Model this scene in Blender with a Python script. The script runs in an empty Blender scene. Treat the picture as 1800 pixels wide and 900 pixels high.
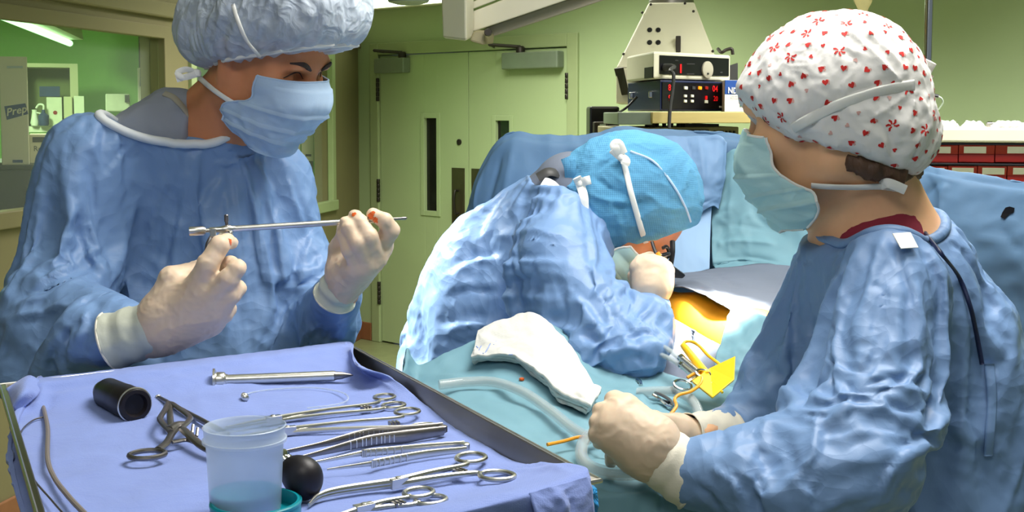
import bpy, bmesh, math, random
import numpy as np
from mathutils import Vector, Matrix
from mathutils.bvhtree import BVHTree

SC = bpy.context.scene
COL = SC.collection
# ------------------------------------------------------------------ camera
FPX = 2200.0                       # focal length in pixels of the 1800x900 frame
PITCH = math.atan(150 / FPX)
CAM = Vector((0.0, 0.0, 1.65))
FWD = Vector((0, math.cos(PITCH), -math.sin(PITCH)))
UPV = Vector((0, math.sin(PITCH), math.cos(PITCH)))
cam_data = bpy.data.cameras.new('camera')
cam = bpy.data.objects.new('camera', cam_data)
COL.objects.link(cam)
cam.location = CAM
cam.rotation_euler = (math.pi / 2 - PITCH, 0, 0)
cam_data.sensor_width = 36.0
cam_data.lens = FPX / 1800 * 36.0
cam_data.shift_y = -100 / 1800
cam_data.clip_start = 0.02
SC.camera = cam
# ------------------------------------------------------------------ world
world = bpy.data.worlds.new('world')
SC.world = world
world.use_nodes = True
world.node_tree.nodes['Background'].inputs[0].default_value = (0.72, 0.86, 1.0, 1)
world.node_tree.nodes['Background'].inputs[1].default_value = 0.24
# ------------------------------------------------------------------ lights
def area_light(name, loc, target, size, power, color, size_y=None, spread=180):
    d = bpy.data.lights.new(name, 'AREA')
    d.energy = power; d.color = color; d.size = size
    if size_y:
        d.shape = 'RECTANGLE'; d.size_y = size_y
    d.spread = math.radians(spread)
    o = bpy.data.objects.new(name, d)
    COL.objects.link(o)
    o.location = loc
    o.rotation_euler = (Vector(target) - Vector(loc)).to_track_quat('-Z', 'Y').to_euler()
    return o
area_light('ceiling_light_over_table', (0.55, 1.75, 2.84), (0.45, 1.8, 0), 1.0, 56, (1.0, 0.97, 0.92), 1.0)
area_light('ceiling_light_over_tray', (-0.35, 0.2, 2.84), (-0.3, 1.7, 1.2), 1.2, 17, (1.0, 0.97, 0.94), 0.6)
area_light('ceiling_light_by_doors', (-0.2, 6.3, 2.84), (-0.2, 6.3, 0), 1.2, 98, (1.0, 1.0, 0.90), 1.2, 135)
area_light('ceiling_light_by_carts', (1.9, 4.1, 2.84), (1.9, 4.1, 0), 1.2, 96, (1.0, 1.0, 0.95), 1.2, 135)
area_light('ceiling_light_supply_room', (-3.2, 6.6, 2.5), (-3.2, 6.6, 0), 0.3, 125, (0.68, 1.0, 0.54), 1.2)
# ------------------------------------------------------------------ exposure
SC.view_settings.view_transform = 'Standard'
SC.view_settings.look = 'None'
SC.view_settings.gamma = 1.0
SC.view_settings.use_curve_mapping = False
SC.view_settings.exposure = 0.0
SC.cycles.use_denoising = True
SC.cycles.max_bounces = 8
SC.cycles.transparent_max_bounces = 16
# ------------------------------------------------------------------ helpers: points
def A(v): return np.array(v, dtype=np.float64)
def W(px, py, d):
    """world point seen at pixel (px, py) at depth d (metres along the optical axis)"""
    return A(CAM) + A(FWD) * d + A((1, 0, 0)) * ((px - 900) / FPX * d) + A(UPV) * ((350 - py) / FPX * d)
def RAY(px, py):
    r = A(FWD) + A((1, 0, 0)) * ((px - 900) / FPX) + A(UPV) * ((350 - py) / FPX)
    return r
def PZ(px, py, z):
    r = RAY(px, py); t = (z - CAM.z) / r[2]
    return A(CAM) + r * t
def unit(v):
    v = A(v); return v / (np.linalg.norm(v) + 1e-12)
def catmull(P, n, closed=False):
    """resample control points (N,k) to n points along a Catmull-Rom curve"""
    P = A(P); m = len(P)
    if m == 2 and not closed:
        t = np.linspace(0, 1, n)[:, None]; return P[0] * (1 - t) + P[1] * t
    if closed:
        Q = np.vstack([P[-1], P, P[0], P[1]]); segs = m
    else:
        Q = np.vstack([2 * P[0] - P[1], P, 2 * P[-1] - P[-2]]); segs = m - 1
    u = np.linspace(0, segs, n, endpoint=not closed)
    i = np.minimum(u.astype(int), segs - 1); t = (u - i)[:, None]
    p0, p1, p2, p3 = Q[i], Q[i + 1], Q[i + 2], Q[i + 3]
    return 0.5 * ((2 * p1) + (-p0 + p2) * t + (2 * p0 - 5 * p1 + 4 * p2 - p3) * t ** 2 + (-p0 + 3 * p1 - 3 * p2 + p3) * t ** 3)
def rot_to(z, x=None):
    """3x3 with columns x, y, z; z given"""
    z = unit(z)
    if x is None: x = (1, 0, 0) if abs(z[0]) < .9 else (0, 1, 0)
    x = A(x); x = unit(x - z * np.dot(x, z)); y = np.cross(z, x)
    return np.stack([x, y, z], 1)

# ------------------------------------------------------------------ helpers: noise
_rs = np.random.RandomState(7)
_perm = _rs.permutation(512).astype(np.int64); _perm = np.concatenate([_perm, _perm, _perm])
_grad = _rs.normal(size=(512, 3)); _grad /= np.linalg.norm(_grad, axis=1)[:, None]
def noise3(P):
    P = np.asarray(P); I = np.floor(P).astype(np.int64); f = P - I; I = I & 255
    w = f * f * f * (f * (f * 6 - 15) + 10); out = np.zeros(len(P))
    for dx in (0, 1):
        for dy in (0, 1):
            for dz in (0, 1):
                h = _perm[_perm[_perm[I[:, 0] + dx] + I[:, 1] + dy] + I[:, 2] + dz]
                g = _grad[h]
                dot = g[:, 0] * (f[:, 0] - dx) + g[:, 1] * (f[:, 1] - dy) + g[:, 2] * (f[:, 2] - dz)
                out += dot * (w[:, 0] if dx else 1 - w[:, 0]) * (w[:, 1] if dy else 1 - w[:, 1]) * (w[:, 2] if dz else 1 - w[:, 2])
    return out * 1.6
def crumple(P, scale, seed=0, aniso=(1, 1, 1), octs=3):
    """crisp creases of pressed paper cloth: ridged noise with bent coordinates, about -1..1"""
    Q = P * A(aniso) * scale + seed * 17.3
    Q = Q + .55 * np.stack([noise3(Q * .6 + 3), noise3(Q * .6 + 31), noise3(Q * .6 + 57)], 1)
    out = np.zeros(len(P)); a = 1.0; s = 1.0
    for o in range(octs):
        out += a * (.5 - np.minimum(np.abs(noise3(Q * s + 11 * o)) * 2.2, 1.2))
        a *= .5; s *= 2.1
    return out

# ------------------------------------------------------------------ helpers: implicit shapes
class Sdf:
    def __init__(s): s.ops = []; s.lo = []; s.hi = []
    def _b(s, lo, hi): s.lo.append(lo); s.hi.append(hi)
    def cone(s, a, b, ra, rb, k=.02, mode='u', flat=None):
        a = A(a); b = A(b)
        fm = None
        if flat is not None:
            n = unit(flat[0]); fm = (n, 1.0 / flat[1] - 1.0, min(1.0, flat[1]))
        s.ops.append(('c', a, b, ra, rb, k, mode, fm))
        if mode == 'u':
            r = max(ra, rb) * max(1, flat[1] if flat is not None else 1); s._b(np.minimum(a, b) - r, np.maximum(a, b) + r)
        return s
    def chain(s, nodes, k=.02, mode='u', flat=None):
        for (a, ra), (b, rb) in zip(nodes[:-1], nodes[1:]): s.cone(a, b, ra, rb, k, mode, flat)
        return s
    def ell(s, c, r, R=None, k=.02, mode='u'):
        c = A(c); r = A(r); R = np.eye(3) if R is None else R
        s.ops.append(('e', c, r, R, None, k, mode, None))
        if mode == 'u': s._b(c - r.max(), c + r.max())
        return s
    def plane(s, p, n, k=.01, mode='i'):
        s.ops.append(('p', A(p), unit(n), None, None, k, mode, None)); return s
    def field(s, P):
        d = np.full(len(P), 10.0)
        for op in s.ops:
            t = op[0]; k = op[5]; mode = op[6]
            if t == 'c':
                a, b, ra, rb = op[1:5]; fm = op[7]; pa = P - a; ba = b - a
                if fm is not None:
                    n, q, mn = fm
                    ba2 = ba - n * np.dot(ba, n)
                    h = np.clip((pa - np.outer(pa @ n, n)) @ ba2 / (ba2 @ ba2 + 1e-12), 0, 1)
                    e = pa - h[:, None] * ba
                    e = e + np.outer(e @ n * q, n)
                    f = (np.sqrt((e * e).sum(1)) - (ra + (rb - ra) * h)) * mn
                else:
                    h = np.clip(pa @ ba / (ba @ ba + 1e-12), 0, 1)
                    e = pa - h[:, None] * ba
                    f = np.sqrt((e * e).sum(1)) - (ra + (rb - ra) * h)
            elif t == 'e':
                c, r, R = op[1:4]; q = (P - c) @ R
                k0 = np.sqrt(((q / r) ** 2).sum(1)); k1 = np.sqrt(((q / (r * r)) ** 2).sum(1))
                f = k0 * (k0 - 1.0) / (k1 + 1e-9)
            else:
                f = (P - op[1]) @ op[2]
            if mode == 'u':
                h = np.maximum(k - np.abs(d - f), 0) / k; d = np.minimum(d, f) - h * h * k * .25
            else:
                g = -f if mode == 's' else f
                h = np.maximum(k - np.abs(d - g), 0) / k; d = np.maximum(d, g) + h * h * k * .25
        return d
    def mesh(s, h, fine=None, hc=None, iters=1):
        """surface nets on a rectilinear grid: step h inside the box `fine`, step hc outside it"""
        lo = np.min(s.lo, 0) - .03; hi = np.max(s.hi, 0) + .03
        axs = []
        for i in range(3):
            if fine is None: axs.append(np.arange(lo[i], hi[i] + h, h))
            else:
                a, b = max(lo[i], fine[0][i]), min(hi[i], fine[1][i])
                p = [np.arange(a, b, h)]
                if a > lo[i]: p.insert(0, np.linspace(lo[i], a, max(2, int((a - lo[i]) / hc) + 1))[:-1])
                if b < hi[i]: p.append(np.linspace(p[-1][-1] + h, hi[i] + hc, max(2, int((hi[i] - b) / hc) + 2)))
                axs.append(np.concatenate(p))
        B = 4
        for i in range(3):
            x = axs[i]; m = (-(len(x) - 1)) % B
            if m: axs[i] = np.concatenate([x, x[-1] + (x[-1] - x[-2]) * np.arange(1, m + 1)])
        n = [len(x) for x in axs]; nb = [(m - 1) // B for m in n]
        cen = [.5 * (x[0:-1:B] + x[B::B]) for x in axs]; hs = [.5 * (x[B::B] - x[0:-1:B]) for x in axs]
        G = np.stack(np.meshgrid(*cen, indexing='ij'), -1).reshape(-1, 3)
        HS = np.sqrt(sum(g ** 2 for g in np.meshgrid(*hs, indexing='ij')))
        cd = s.field(G).reshape(nb)
        act = np.abs(cd) < HS * 1.35 + .004
        def up(a):
            a = a.repeat(B, 0).repeat(B, 1).repeat(B, 2)
            return np.pad(a, ((0, 1), (0, 1), (0, 1)), mode='edge')
        F = up(np.sign(cd).astype(np.float32)); M = up(act)
        for ax in range(3):
            sl = [slice(None)] * 3; sr = [slice(None)] * 3
            sl[ax] = slice(1, None); sr[ax] = slice(None, -1)
            M[tuple(sl)] |= M[tuple(sr)].copy()
        idx = np.argwhere(M)
        P = np.stack([axs[i][idx[:, i]] for i in range(3)], 1)
        vals = np.empty(len(P))
        for st in range(0, len(P), 400000): vals[st:st + 400000] = s.field(P[st:st + 400000])
        vals[vals == 0] = 1e-7
        F[M] = vals
        return nets(F, axs, s)
def nets(F, axs, s=None):
    neg = F < 0
    c = np.zeros([m - 1 for m in F.shape], np.int8)
    for dx in (0, 1):
        for dy in (0, 1):
            for dz in (0, 1):
                c += neg[dx:F.shape[0] - 1 + dx, dy:F.shape[1] - 1 + dy, dz:F.shape[2] - 1 + dz]
    act = (c > 0) & (c < 8)
    idx = np.argwhere(act); vid = np.full(act.shape, -1, np.int64); vid[act] = np.arange(len(idx))
    i, j, k = idx.T
    co = {}
    for dx in (0, 1):
        for dy in (0, 1):
            for dz in (0, 1): co[dx, dy, dz] = F[i + dx, j + dy, k + dz].astype(np.float64)
    acc = np.zeros((len(idx), 3)); cnt = np.zeros(len(idx))
    for p, f0 in co.items():
        for ax in range(3):
            if p[ax]: continue
            q = list(p); q[ax] = 1; f1 = co[tuple(q)]
            cr = (f0 < 0) != (f1 < 0); t = np.where(cr, f0 / np.where(cr, f0 - f1, 1), 0)
            loc = np.zeros((len(idx), 3)); loc[:] = p; loc[:, ax] = t
            acc[cr] += loc[cr]; cnt[cr] += 1
    loc = acc / cnt[:, None]
    V = np.stack([axs[a][idx[:, a]] + loc[:, a] * (axs[a][idx[:, a] + 1] - axs[a][idx[:, a]]) for a in range(3)], 1)
    quads = []
    for ax in range(3):
        o1, o2 = [(1, 2), (2, 0), (0, 1)][ax]
        n0 = np.take(neg, range(F.shape[ax] - 1), ax); n1 = np.take(neg, range(1, F.shape[ax]), ax)
        e = np.argwhere(n0 != n1)
        e = e[(e[:, o1] > 0) & (e[:, o2] > 0) & (e[:, o1] < F.shape[o1] - 1) & (e[:, o2] < F.shape[o2] - 1)]
        def cell(a, b):
            q = e.copy(); q[:, o1] += a; q[:, o2] += b
            return vid[q[:, 0], q[:, 1], q[:, 2]]
        Q = np.stack([cell(-1, -1), cell(0, -1), cell(0, 0), cell(-1, 0)], 1)
        flip = ~n0[e[:, 0], e[:, 1], e[:, 2]]
        Q[flip] = Q[flip][:, ::-1]; quads.append(Q)
    Q = np.concatenate(quads); Q = Q[(Q >= 0).all(1)]
    return V, Q
def vnormals(V, Q):
    Q = np.asarray(Q)
    n = np.cross(V[Q[:, 2]] - V[Q[:, 0]], V[Q[:, 3]] - V[Q[:, 1]])
    N = np.zeros_like(V)
    for c in range(4): np.add.at(N, Q[:, c], n)
    return N / (np.linalg.norm(N, axis=1)[:, None] + 1e-12)
def smooth_mesh(V, Q, it, lam=.5):
    E = np.concatenate([Q[:, [0, 1]], Q[:, [1, 2]], Q[:, [2, 3]], Q[:, [3, 0]]])
    for _ in range(it):
        S = np.zeros_like(V); c = np.zeros(len(V))
        np.add.at(S, E[:, 0], V[E[:, 1]]); np.add.at(c, E[:, 0], 1)
        np.add.at(S, E[:, 1], V[E[:, 0]]); np.add.at(c, E[:, 1], 1)
        V = V + lam * (S / np.maximum(c, 1)[:, None] - V)
    return V
def bvh_of(V, Q): return BVHTree.FromPolygons([tuple(v) for v in V], [tuple(int(i) for i in q) for q in Q])
def cast(bvh, px, py):
    """first point of a mesh along the ray through a pixel; nearest point if the ray misses"""
    r = unit(RAY(px, py))
    h = bvh.ray_cast(CAM, Vector(r))
    if h[0] is None:
        best = None
        for t in np.linspace(.9, 3.2, 24):
            q = bvh.find_nearest(CAM + Vector(r) * t)
            if best is None or q[3] < best[3]: best = q
        h = best
    return A(h[0]), A(h[1])
def seg_dist(P, pts):
    """distance of points to a polyline and the fraction along it"""
    best = np.full(len(P), 9.0); fr = np.zeros(len(P)); m = len(pts) - 1
    for i in range(m):
        a, b = pts[i], pts[i + 1]; ba = b - a
        h = np.clip((P - a) @ ba / (ba @ ba + 1e-12), 0, 1)
        d = np.linalg.norm(P - a - h[:, None] * ba, axis=1)
        u = d < best; best[u] = d[u]; fr[u] = (i + h[u]) / m
    return best, fr
def folds(V, N, bvh, strokes):
    """press folds into a surface: each stroke is (pixel polyline, width m, height m); + is a ridge, - a crease"""
    out = np.zeros(len(V))
    for line, w, a in strokes:
        pts = np.array([cast(bvh, x, y)[0] for x, y in line])
        if len(pts) > 2: pts = catmull(pts, len(pts) * 4)
        lo = pts.min(0) - 4 * w; hi = pts.max(0) + 4 * w
        m = ((V > lo) & (V < hi)).all(1)
        if not m.any(): continue
        d, f = seg_dist(V[m], pts)
        taper = np.clip(np.minimum(f, 1 - f) * 5, .15, 1)
        x = d / w
        out[m] += a * taper * (np.exp(-x * 1.25) * (x < 4))
    return V + N * out[:, None]

# ------------------------------------------------------------------ helpers: objects
ROOTLOC = {}
def link(o):
    COL.objects.link(o); return o
def thing(name, label, cat, loc, group=None):
    o = bpy.data.objects.new(name, None); link(o)
    o.empty_display_size = .05
    o.location = Vector([float(x) for x in loc]); o['label'] = label; o['category'] = cat
    if group: o['group'] = group
    ROOTLOC[o.name] = A(loc)
    return o
def rootloc(o):
    return ROOTLOC.get(o.name, np.zeros(3))
def mk(name, V, F, mat, parent=None, smooth=True, label=None, kind=None, cat=None, group=None, keep=False):
    """V in world coordinates"""
    V = np.asarray(V, dtype=np.float64)
    if parent is not None: loc = rootloc(parent)
    elif keep: loc = np.zeros(3)
    else:
        lo, hi = V.min(0), V.max(0); loc = A(((lo[0] + hi[0]) / 2, (lo[1] + hi[1]) / 2, lo[2]))
    me = bpy.data.meshes.new(name)
    F = F.tolist() if isinstance(F, np.ndarray) else [list(map(int, f)) for f in F]
    me.from_pydata((V - loc).tolist(), [], F)
    me.materials.append(mat)
    if smooth: me.polygons.foreach_set('use_smooth', [True] * len(me.polygons))
    me.update()
    o = bpy.data.objects.new(name, me); link(o)
    ROOTLOC[o.name] = loc
    if parent is not None: o.parent = parent
    else: o.location = Vector(loc)
    if label: o['label'] = label
    if kind: o['kind'] = kind
    if cat: o['category'] = cat
    if group: o['group'] = group
    return o
def bev(o, w, seg=2, ang=35):
    m = o.modifiers.new('bevel', 'BEVEL'); m.width = w; m.segments = seg; m.limit_method = 'ANGLE'; m.angle_limit = math.radians(ang)
    return o
def solid(o, t, offset=-1):
    m = o.modifiers.new('solid', 'SOLIDIFY'); m.thickness = t; m.offset = offset
    return o
class MB:
    """collects shapes for one mesh"""
    def __init__(s): s.V = []; s.F = []; s.n = 0
    def add(s, V, F):
        V = np.asarray(V, dtype=np.float64)
        s.V.append(V); s.F += [[int(i) + s.n for i in f] for f in F]; s.n += len(V); return s
    def hexa(s, P):
        """eight corners: bottom ring then top ring"""
        return s.add(P, [(3, 2, 1, 0), (4, 5, 6, 7), (0, 1, 5, 4), (1, 2, 6, 5), (2, 3, 7, 6), (3, 0, 4, 7)])
    def box(s, c, size, R=None):
        c = A(c); h = A(size) / 2; R = np.eye(3) if R is None else R
        P = [c + R @ (h * A(q)) for q in ((-1, -1, -1), (1, -1, -1), (1, 1, -1), (-1, 1, -1), (-1, -1, 1), (1, -1, 1), (1, 1, 1), (-1, 1, 1))]
        return s.hexa(P)
    def tube(s, pts, r, seg=10, n=None, cap=True, flat=None, closed=False):
        """round (or oval) tube through points; r a number or a list; flat = (normal, ratio)"""
        pts = A(pts); rr = np.full(len(pts), r) if np.isscalar(r) else A(r)
        if n:
            rr = np.interp(np.linspace(0, 1, n), np.linspace(0, 1, len(rr)), rr) if not closed else np.full(n, rr[0])
            pts = catmull(pts, n, closed)
        m = len(pts)
        if closed: T = np.roll(pts, -1, 0) - np.roll(pts, 1, 0)
        else: T = np.gradient(pts, axis=0)
        T /= np.linalg.norm(T, axis=1)[:, None] + 1e-12
        ref = A(flat[0]) if flat is not None else (A((0, 0, 1)) if abs(T[0][2]) < .9 else A((1, 0, 0)))
        V = []; u = ref - T[0] * np.dot(ref, T[0]); u /= np.linalg.norm(u)
        ang = np.arange(seg) / seg * 2 * np.pi
        for i in range(m):
            if flat is not None: u = A(flat[0])
            u = u - T[i] * np.dot(u, T[i]); u /= np.linalg.norm(u) + 1e-12
            w = np.cross(T[i], u); q = flat[1] if flat is not None else 1.0
            V.append(pts[i] + rr[i] * (np.outer(np.cos(ang) * q, u) + np.outer(np.sin(ang), w)))
        F = []
        for i in range(m if closed else m - 1):
            i2 = (i + 1) % m
            for j in range(seg):
                j2 = (j + 1) % seg; F.append((i * seg + j, i * seg + j2, i2 * seg + j2, i2 * seg + j))
        V = np.concatenate(V)
        if cap and not closed:
            F.append(tuple(range(seg))[::-1]); F.append(tuple((m - 1) * seg + j for j in range(seg)))
        return s.add(V, F)
    def lathe(s, o, axis, prof, seg=28, cap=True):
        """prof: list of (radius, height along axis)"""
        R = rot_to(axis); o = A(o); ang = np.arange(seg) / seg * 2 * np.pi
        V = np.concatenate([o + R @ A((0, 0, h)) + np.outer(np.cos(ang) * r, R[:, 0]) + np.outer(np.sin(ang) * r, R[:, 1]) for r, h in prof])
        F = []
        for i in range(len(prof) - 1):
            for j in range(seg):
                j2 = (j + 1) % seg; F.append((i * seg + j, i * seg + j2, (i + 1) * seg + j2, (i + 1) * seg + j))
        if cap:
            F.append(tuple(range(seg))[::-1]); F.append(tuple((len(prof) - 1) * seg + j for j in range(seg)))
        return s.add(V, F)
    def poly(s, pts, thick):
        """flat outline (N,3) thickened by the vector thick"""
        P = A(pts); t = A(thick); n = len(P)
        F = [tuple(range(n))[::-1], tuple(range(n, 2 * n))] + [(i, (i + 1) % n, n + (i + 1) % n, n + i) for i in range(n)]
        return s.add(np.vstack([P, P + t]), F)
    def build(s, name, mat, parent=None, smooth=True, **kw):
        o = mk(name, np.concatenate(s.V), s.F, mat, parent, smooth, **kw)
        if smooth:
            m = o.data
            try: m.set_sharp_from_angle(angle=math.radians(40))
            except Exception: pass
        return o
def grid_faces(nu, nv):
    i = np.arange(nu - 1)[:, None]; j = np.arange(nv - 1)[None, :]
    a = (i * nv + j).ravel()
    return np.stack([a, a + 1, a + nv + 1, a + nv], 1)
def sheet(rows, nu, nv):
    """smooth cloth through a grid of 3-D control points rows[i][j] -> V (nu*nv,3), quads"""
    R = [catmull(r, nv) for r in rows]
    R = np.stack(R)                       # (m, nv, 3)
    C = np.stack([catmull(R[:, j], nu) for j in range(nv)], 1)
    return C.reshape(-1, 3), grid_faces(nu, nv)
def ribbon(pts, nrm, width, thick=.0012, n=40, lift=.0012, wid2=None):
    """flat strip along 3-D points with normals"""
    P = catmull(pts, n); Nn = catmull(nrm, n); Nn /= np.linalg.norm(Nn, axis=1)[:, None] + 1e-12
    T = np.gradient(P, axis=0); T /= np.linalg.norm(T, axis=1)[:, None] + 1e-12
    S = np.cross(T, Nn); S /= np.linalg.norm(S, axis=1)[:, None] + 1e-12
    ww = (np.full(n, width) if wid2 is None else np.linspace(width, wid2, n))[:, None] / 2
    P = P + Nn * lift
    V = np.concatenate([P - S * ww, P - S * ww * .7 + Nn * thick, P + S * ww * .7 + Nn * thick, P + S * ww, P + S * ww * .9 - Nn * thick, P - S * ww * .9 - Nn * thick])
    F = []
    for i in range(n - 1):
        for a in range(6):
            b = (a + 1) % 6; F.append((a * n + i, b * n + i, b * n + i + 1, a * n + i + 1))
    F.append([a * n for a in range(6)]); F.append([a * n + n - 1 for a in range(6)][::-1])
    return V, F
def px_ribbon(bvh, line, width, **kw):
    q = [cast(bvh, x, y) for x, y in line]
    N = np.array([c[1] for c in q]); N = np.array([N[max(0, i - 1):i + 2].mean(0) for i in range(len(N))])
    return ribbon(np.array([c[0] for c in q]), N, width, **kw)

# ------------------------------------------------------------------ helpers: materials
def lin(c):
    return tuple(((x / 255) / 12.92 if x / 255 <= .04045 else ((x / 255 + .055) / 1.055) ** 2.4) for x in c) + (1,)
def mat(name, col, rough=.6, metal=0, var=.06, vscale=8, bump=0, bscale=60, bdist=.002, crease=0, cscale=14, spec=.5, sheen=0, alpha=1, trans=0, ior=1.45, sss=0, coat=0, stretch=(1, 1, 1), weave=0, wscale=600):
    m = bpy.data.materials.new(name); m.use_nodes = True; nt = m.node_tree; N = nt.nodes; L = nt.links
    b = N['Principled BSDF']
    tc = N.new('ShaderNodeTexCoord'); mp = N.new('ShaderNodeMapping'); mp.inputs['Scale'].default_value = stretch
    L.new(tc.outputs['Object'], mp.inputs['Vector'])
    nz = N.new('ShaderNodeTexNoise'); nz.inputs['Scale'].default_value = vscale; nz.inputs['Detail'].default_value = 5
    L.new(mp.outputs[0], nz.inputs['Vector'])
    rp = N.new('ShaderNodeValToRGB')
    c = lin(col)
    rp.color_ramp.elements[0].position = .3; rp.color_ramp.elements[1].position = .7
    rp.color_ramp.elements[0].color = tuple(x * (1 - var) for x in c[:3]) + (1,)
    rp.color_ramp.elements[1].color = tuple(min(1, x * (1 + var)) for x in c[:3]) + (1,)
    L.new(nz.outputs['Fac'], rp.inputs['Fac']); L.new(rp.outputs['Color'], b.inputs['Base Color'])
    b.inputs['Roughness'].default_value = rough; b.inputs['Metallic'].default_value = metal
    b.inputs['Specular IOR Level'].default_value = spec; b.inputs['IOR'].default_value = ior
    b.inputs['Alpha'].default_value = alpha; b.inputs['Transmission Weight'].default_value = trans
    b.inputs['Sheen Weight'].default_value = sheen; b.inputs['Coat Weight'].default_value = coat
    if sss:
        b.inputs['Subsurface Weight'].default_value = sss; b.inputs['Subsurface Radius'].default_value = (.9, .35, .2); b.inputs['Subsurface Scale'].default_value = .006
    prev = None
    def addb(sock, strength, dist):
        nonlocal prev
        bn = N.new('ShaderNodeBump'); bn.inputs['Strength'].default_value = strength; bn.inputs['Distance'].default_value = dist
        L.new(sock, bn.inputs['Height'])
        if prev is not None: L.new(prev, bn.inputs['Normal'])
        prev = bn.outputs[0]
    if crease:
        n1 = N.new('ShaderNodeTexNoise'); n1.inputs['Scale'].default_value = cscale * .5; n1.inputs['Detail'].default_value = 2
        L.new(mp.outputs[0], n1.inputs['Vector'])
        mx = N.new('ShaderNodeVectorMath'); mx.operation = 'MULTIPLY_ADD'; mx.inputs[1].default_value = (.12, .12, .12)
        L.new(n1.outputs['Color'], mx.inputs[0]); L.new(mp.outputs[0], mx.inputs[2])
        vo = N.new('ShaderNodeTexVoronoi'); vo.feature = 'F1'; vo.distance = 'MINKOWSKI' if False else 'EUCLIDEAN'; vo.inputs['Scale'].default_value = cscale
        vo.inputs['Detail'].default_value = 2.0
        L.new(mx.outputs[0], vo.inputs['Vector'])
        addb(vo.outputs['Distance'], crease, .012)
    if bump:
        n2 = N.new('ShaderNodeTexNoise'); n2.inputs['Scale'].default_value = bscale; n2.inputs['Detail'].default_value = 4
        L.new(mp.outputs[0], n2.inputs['Vector']); addb(n2.outputs['Fac'], bump, bdist)
    if weave:
        w1 = N.new('ShaderNodeTexWave'); w1.inputs['Scale'].default_value = wscale; w1.bands_direction = 'X'
        w2 = N.new('ShaderNodeTexWave'); w2.inputs['Scale'].default_value = wscale; w2.bands_direction = 'Z'
        L.new(mp.outputs[0], w1.inputs['Vector']); L.new(mp.outputs[0], w2.inputs['Vector'])
        ad = N.new('ShaderNodeMath'); L.new(w1.outputs['Fac'], ad.inputs[0]); L.new(w2.outputs['Fac'], ad.inputs[1])
        addb(ad.outputs[0], weave, .0006)
    if prev is not None: L.new(prev, b.inputs['Normal'])
    return m
def emit(name, col, strength):
    m = bpy.data.materials.new(name); m.use_nodes = True
    b = m.node_tree.nodes['Principled BSDF']
    b.inputs['Base Color'].default_value = lin(col); b.inputs['Emission Color'].default_value = lin(col); b.inputs['Emission Strength'].default_value = strength
    return m
M = {}
M['gown'] = mat('gown_blue', (116, 148, 192), .46, var=.05, vscale=5, crease=.55, cscale=11, bump=.12, bscale=300, bdist=.0006, spec=.45)
M['gown_lapel'] = mat('gown_white', (225, 230, 232), .6, var=.03, bump=.1, bscale=300)
M['drape'] = mat('drape_teal', (112, 154, 168), .65, var=.05, vscale=4, crease=.2, cscale=7, bump=.1, bscale=300, bdist=.0006)
M['drape_blue'] = mat('drape_blue', (94, 128, 162), .65, var=.06, vscale=4, crease=.25, cscale=6, bump=.1, bscale=300, bdist=.0006)
M['drape_grey'] = mat('drape_grey', (108, 116, 132), .75, var=.06, vscale=5, crease=.12, cscale=9, bump=.15, bscale=300, bdist=.0006)
M['towel_blue'] = mat('towel_periwinkle', (124, 144, 206), .85, var=.05, vscale=14, bump=.35, bscale=500, bdist=.0012, weave=.25, wscale=500, sheen=.2)
M['towel_white'] = mat('towel_white', (206, 206, 200), .85, var=.02, bump=.3, bscale=260, bdist=.002, weave=.2, wscale=300)
M['glove'] = mat('latex_glove', (222, 198, 172), .45, var=.05, vscale=22, bump=.2, bscale=55, bdist=.0016, spec=.4, sss=.15)
M['cuff'] = mat('knit_cuff', (232, 226, 208), .8, var=.03, bump=.3, bscale=400, bdist=.001)
M['cuff_thin'] = mat('glove_cuff_thin', (196, 200, 184), .5, var=.1, vscale=24, bump=.3, bscale=40, bdist=.003)
M['skin'] = mat('skin', (236, 184, 140), .5, var=.07, vscale=25, bump=.12, bscale=260, bdist=.0006, sss=.2)
M['skin_red'] = mat('skin_tanned', (208, 138, 96), .5, var=.08, vscale=25, bump=.15, bscale=260, bdist=.0006, sss=.2)
M['hair'] = mat('hair_brown', (92, 66, 48), .55, var=.3, vscale=60, stretch=(1, 1, .12), bump=.6, bscale=220, bdist=.003)
M['hair_dark'] = mat('hair_dark', (60, 44, 36), .6, var=.3, vscale=60, bump=.5, bscale=200, bdist=.003)
M['mask_blue'] = mat('mask_blue', (178, 204, 232), .75, var=.03, bump=.15, bscale=350, bdist=.0008)
M['mask_teal'] = mat('mask_teal', (184, 224, 226), .7, var=.04, bump=.2, bscale=300, bdist=.001)
M['tie'] = mat('tie_white', (236, 236, 230), .75, var=.03, bump=.1, bscale=300)
M['scrub_grey'] = mat('scrub_grey', (150, 156, 168), .85, var=.04, weave=.2, wscale=500, bump=.15, bscale=120)
M['scrub_trim'] = mat('scrub_trim', (176, 170, 150), .8, weave=.3, wscale=600)
M['scrub_red'] = mat('scrub_maroon', (138, 38, 58), .85, var=.06, weave=.2, wscale=500)
M['steel'] = mat('instrument_steel', (216, 214, 206), .30, metal=1, var=.05, vscale=60, bump=.05, bscale=90)
M['steel_dull'] = mat('instrument_steel_dull', (138, 134, 132), .36, metal=1, var=.12, vscale=50, bump=.08, bscale=120)
M['steel_tray'] = mat('tray_steel', (150, 146, 138), .38, metal=1, var=.08, vscale=12, bump=.04, bscale=80)
M['chrome'] = mat('chrome', (214, 214, 210), .12, metal=1, var=.02)
M['black_rubber'] = mat('black_rubber', (24, 20, 26), .45, var=.2, vscale=40, bump=.05, bscale=150)
M['black'] = mat('black_plastic', (16, 16, 20), .4, var=.15)
M['grey_dark'] = mat('grey_dark', (62, 62, 62), .5, var=.1)
M['yellow'] = mat('yellow_plastic', (246, 190, 26), .4, var=.05)
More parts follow.
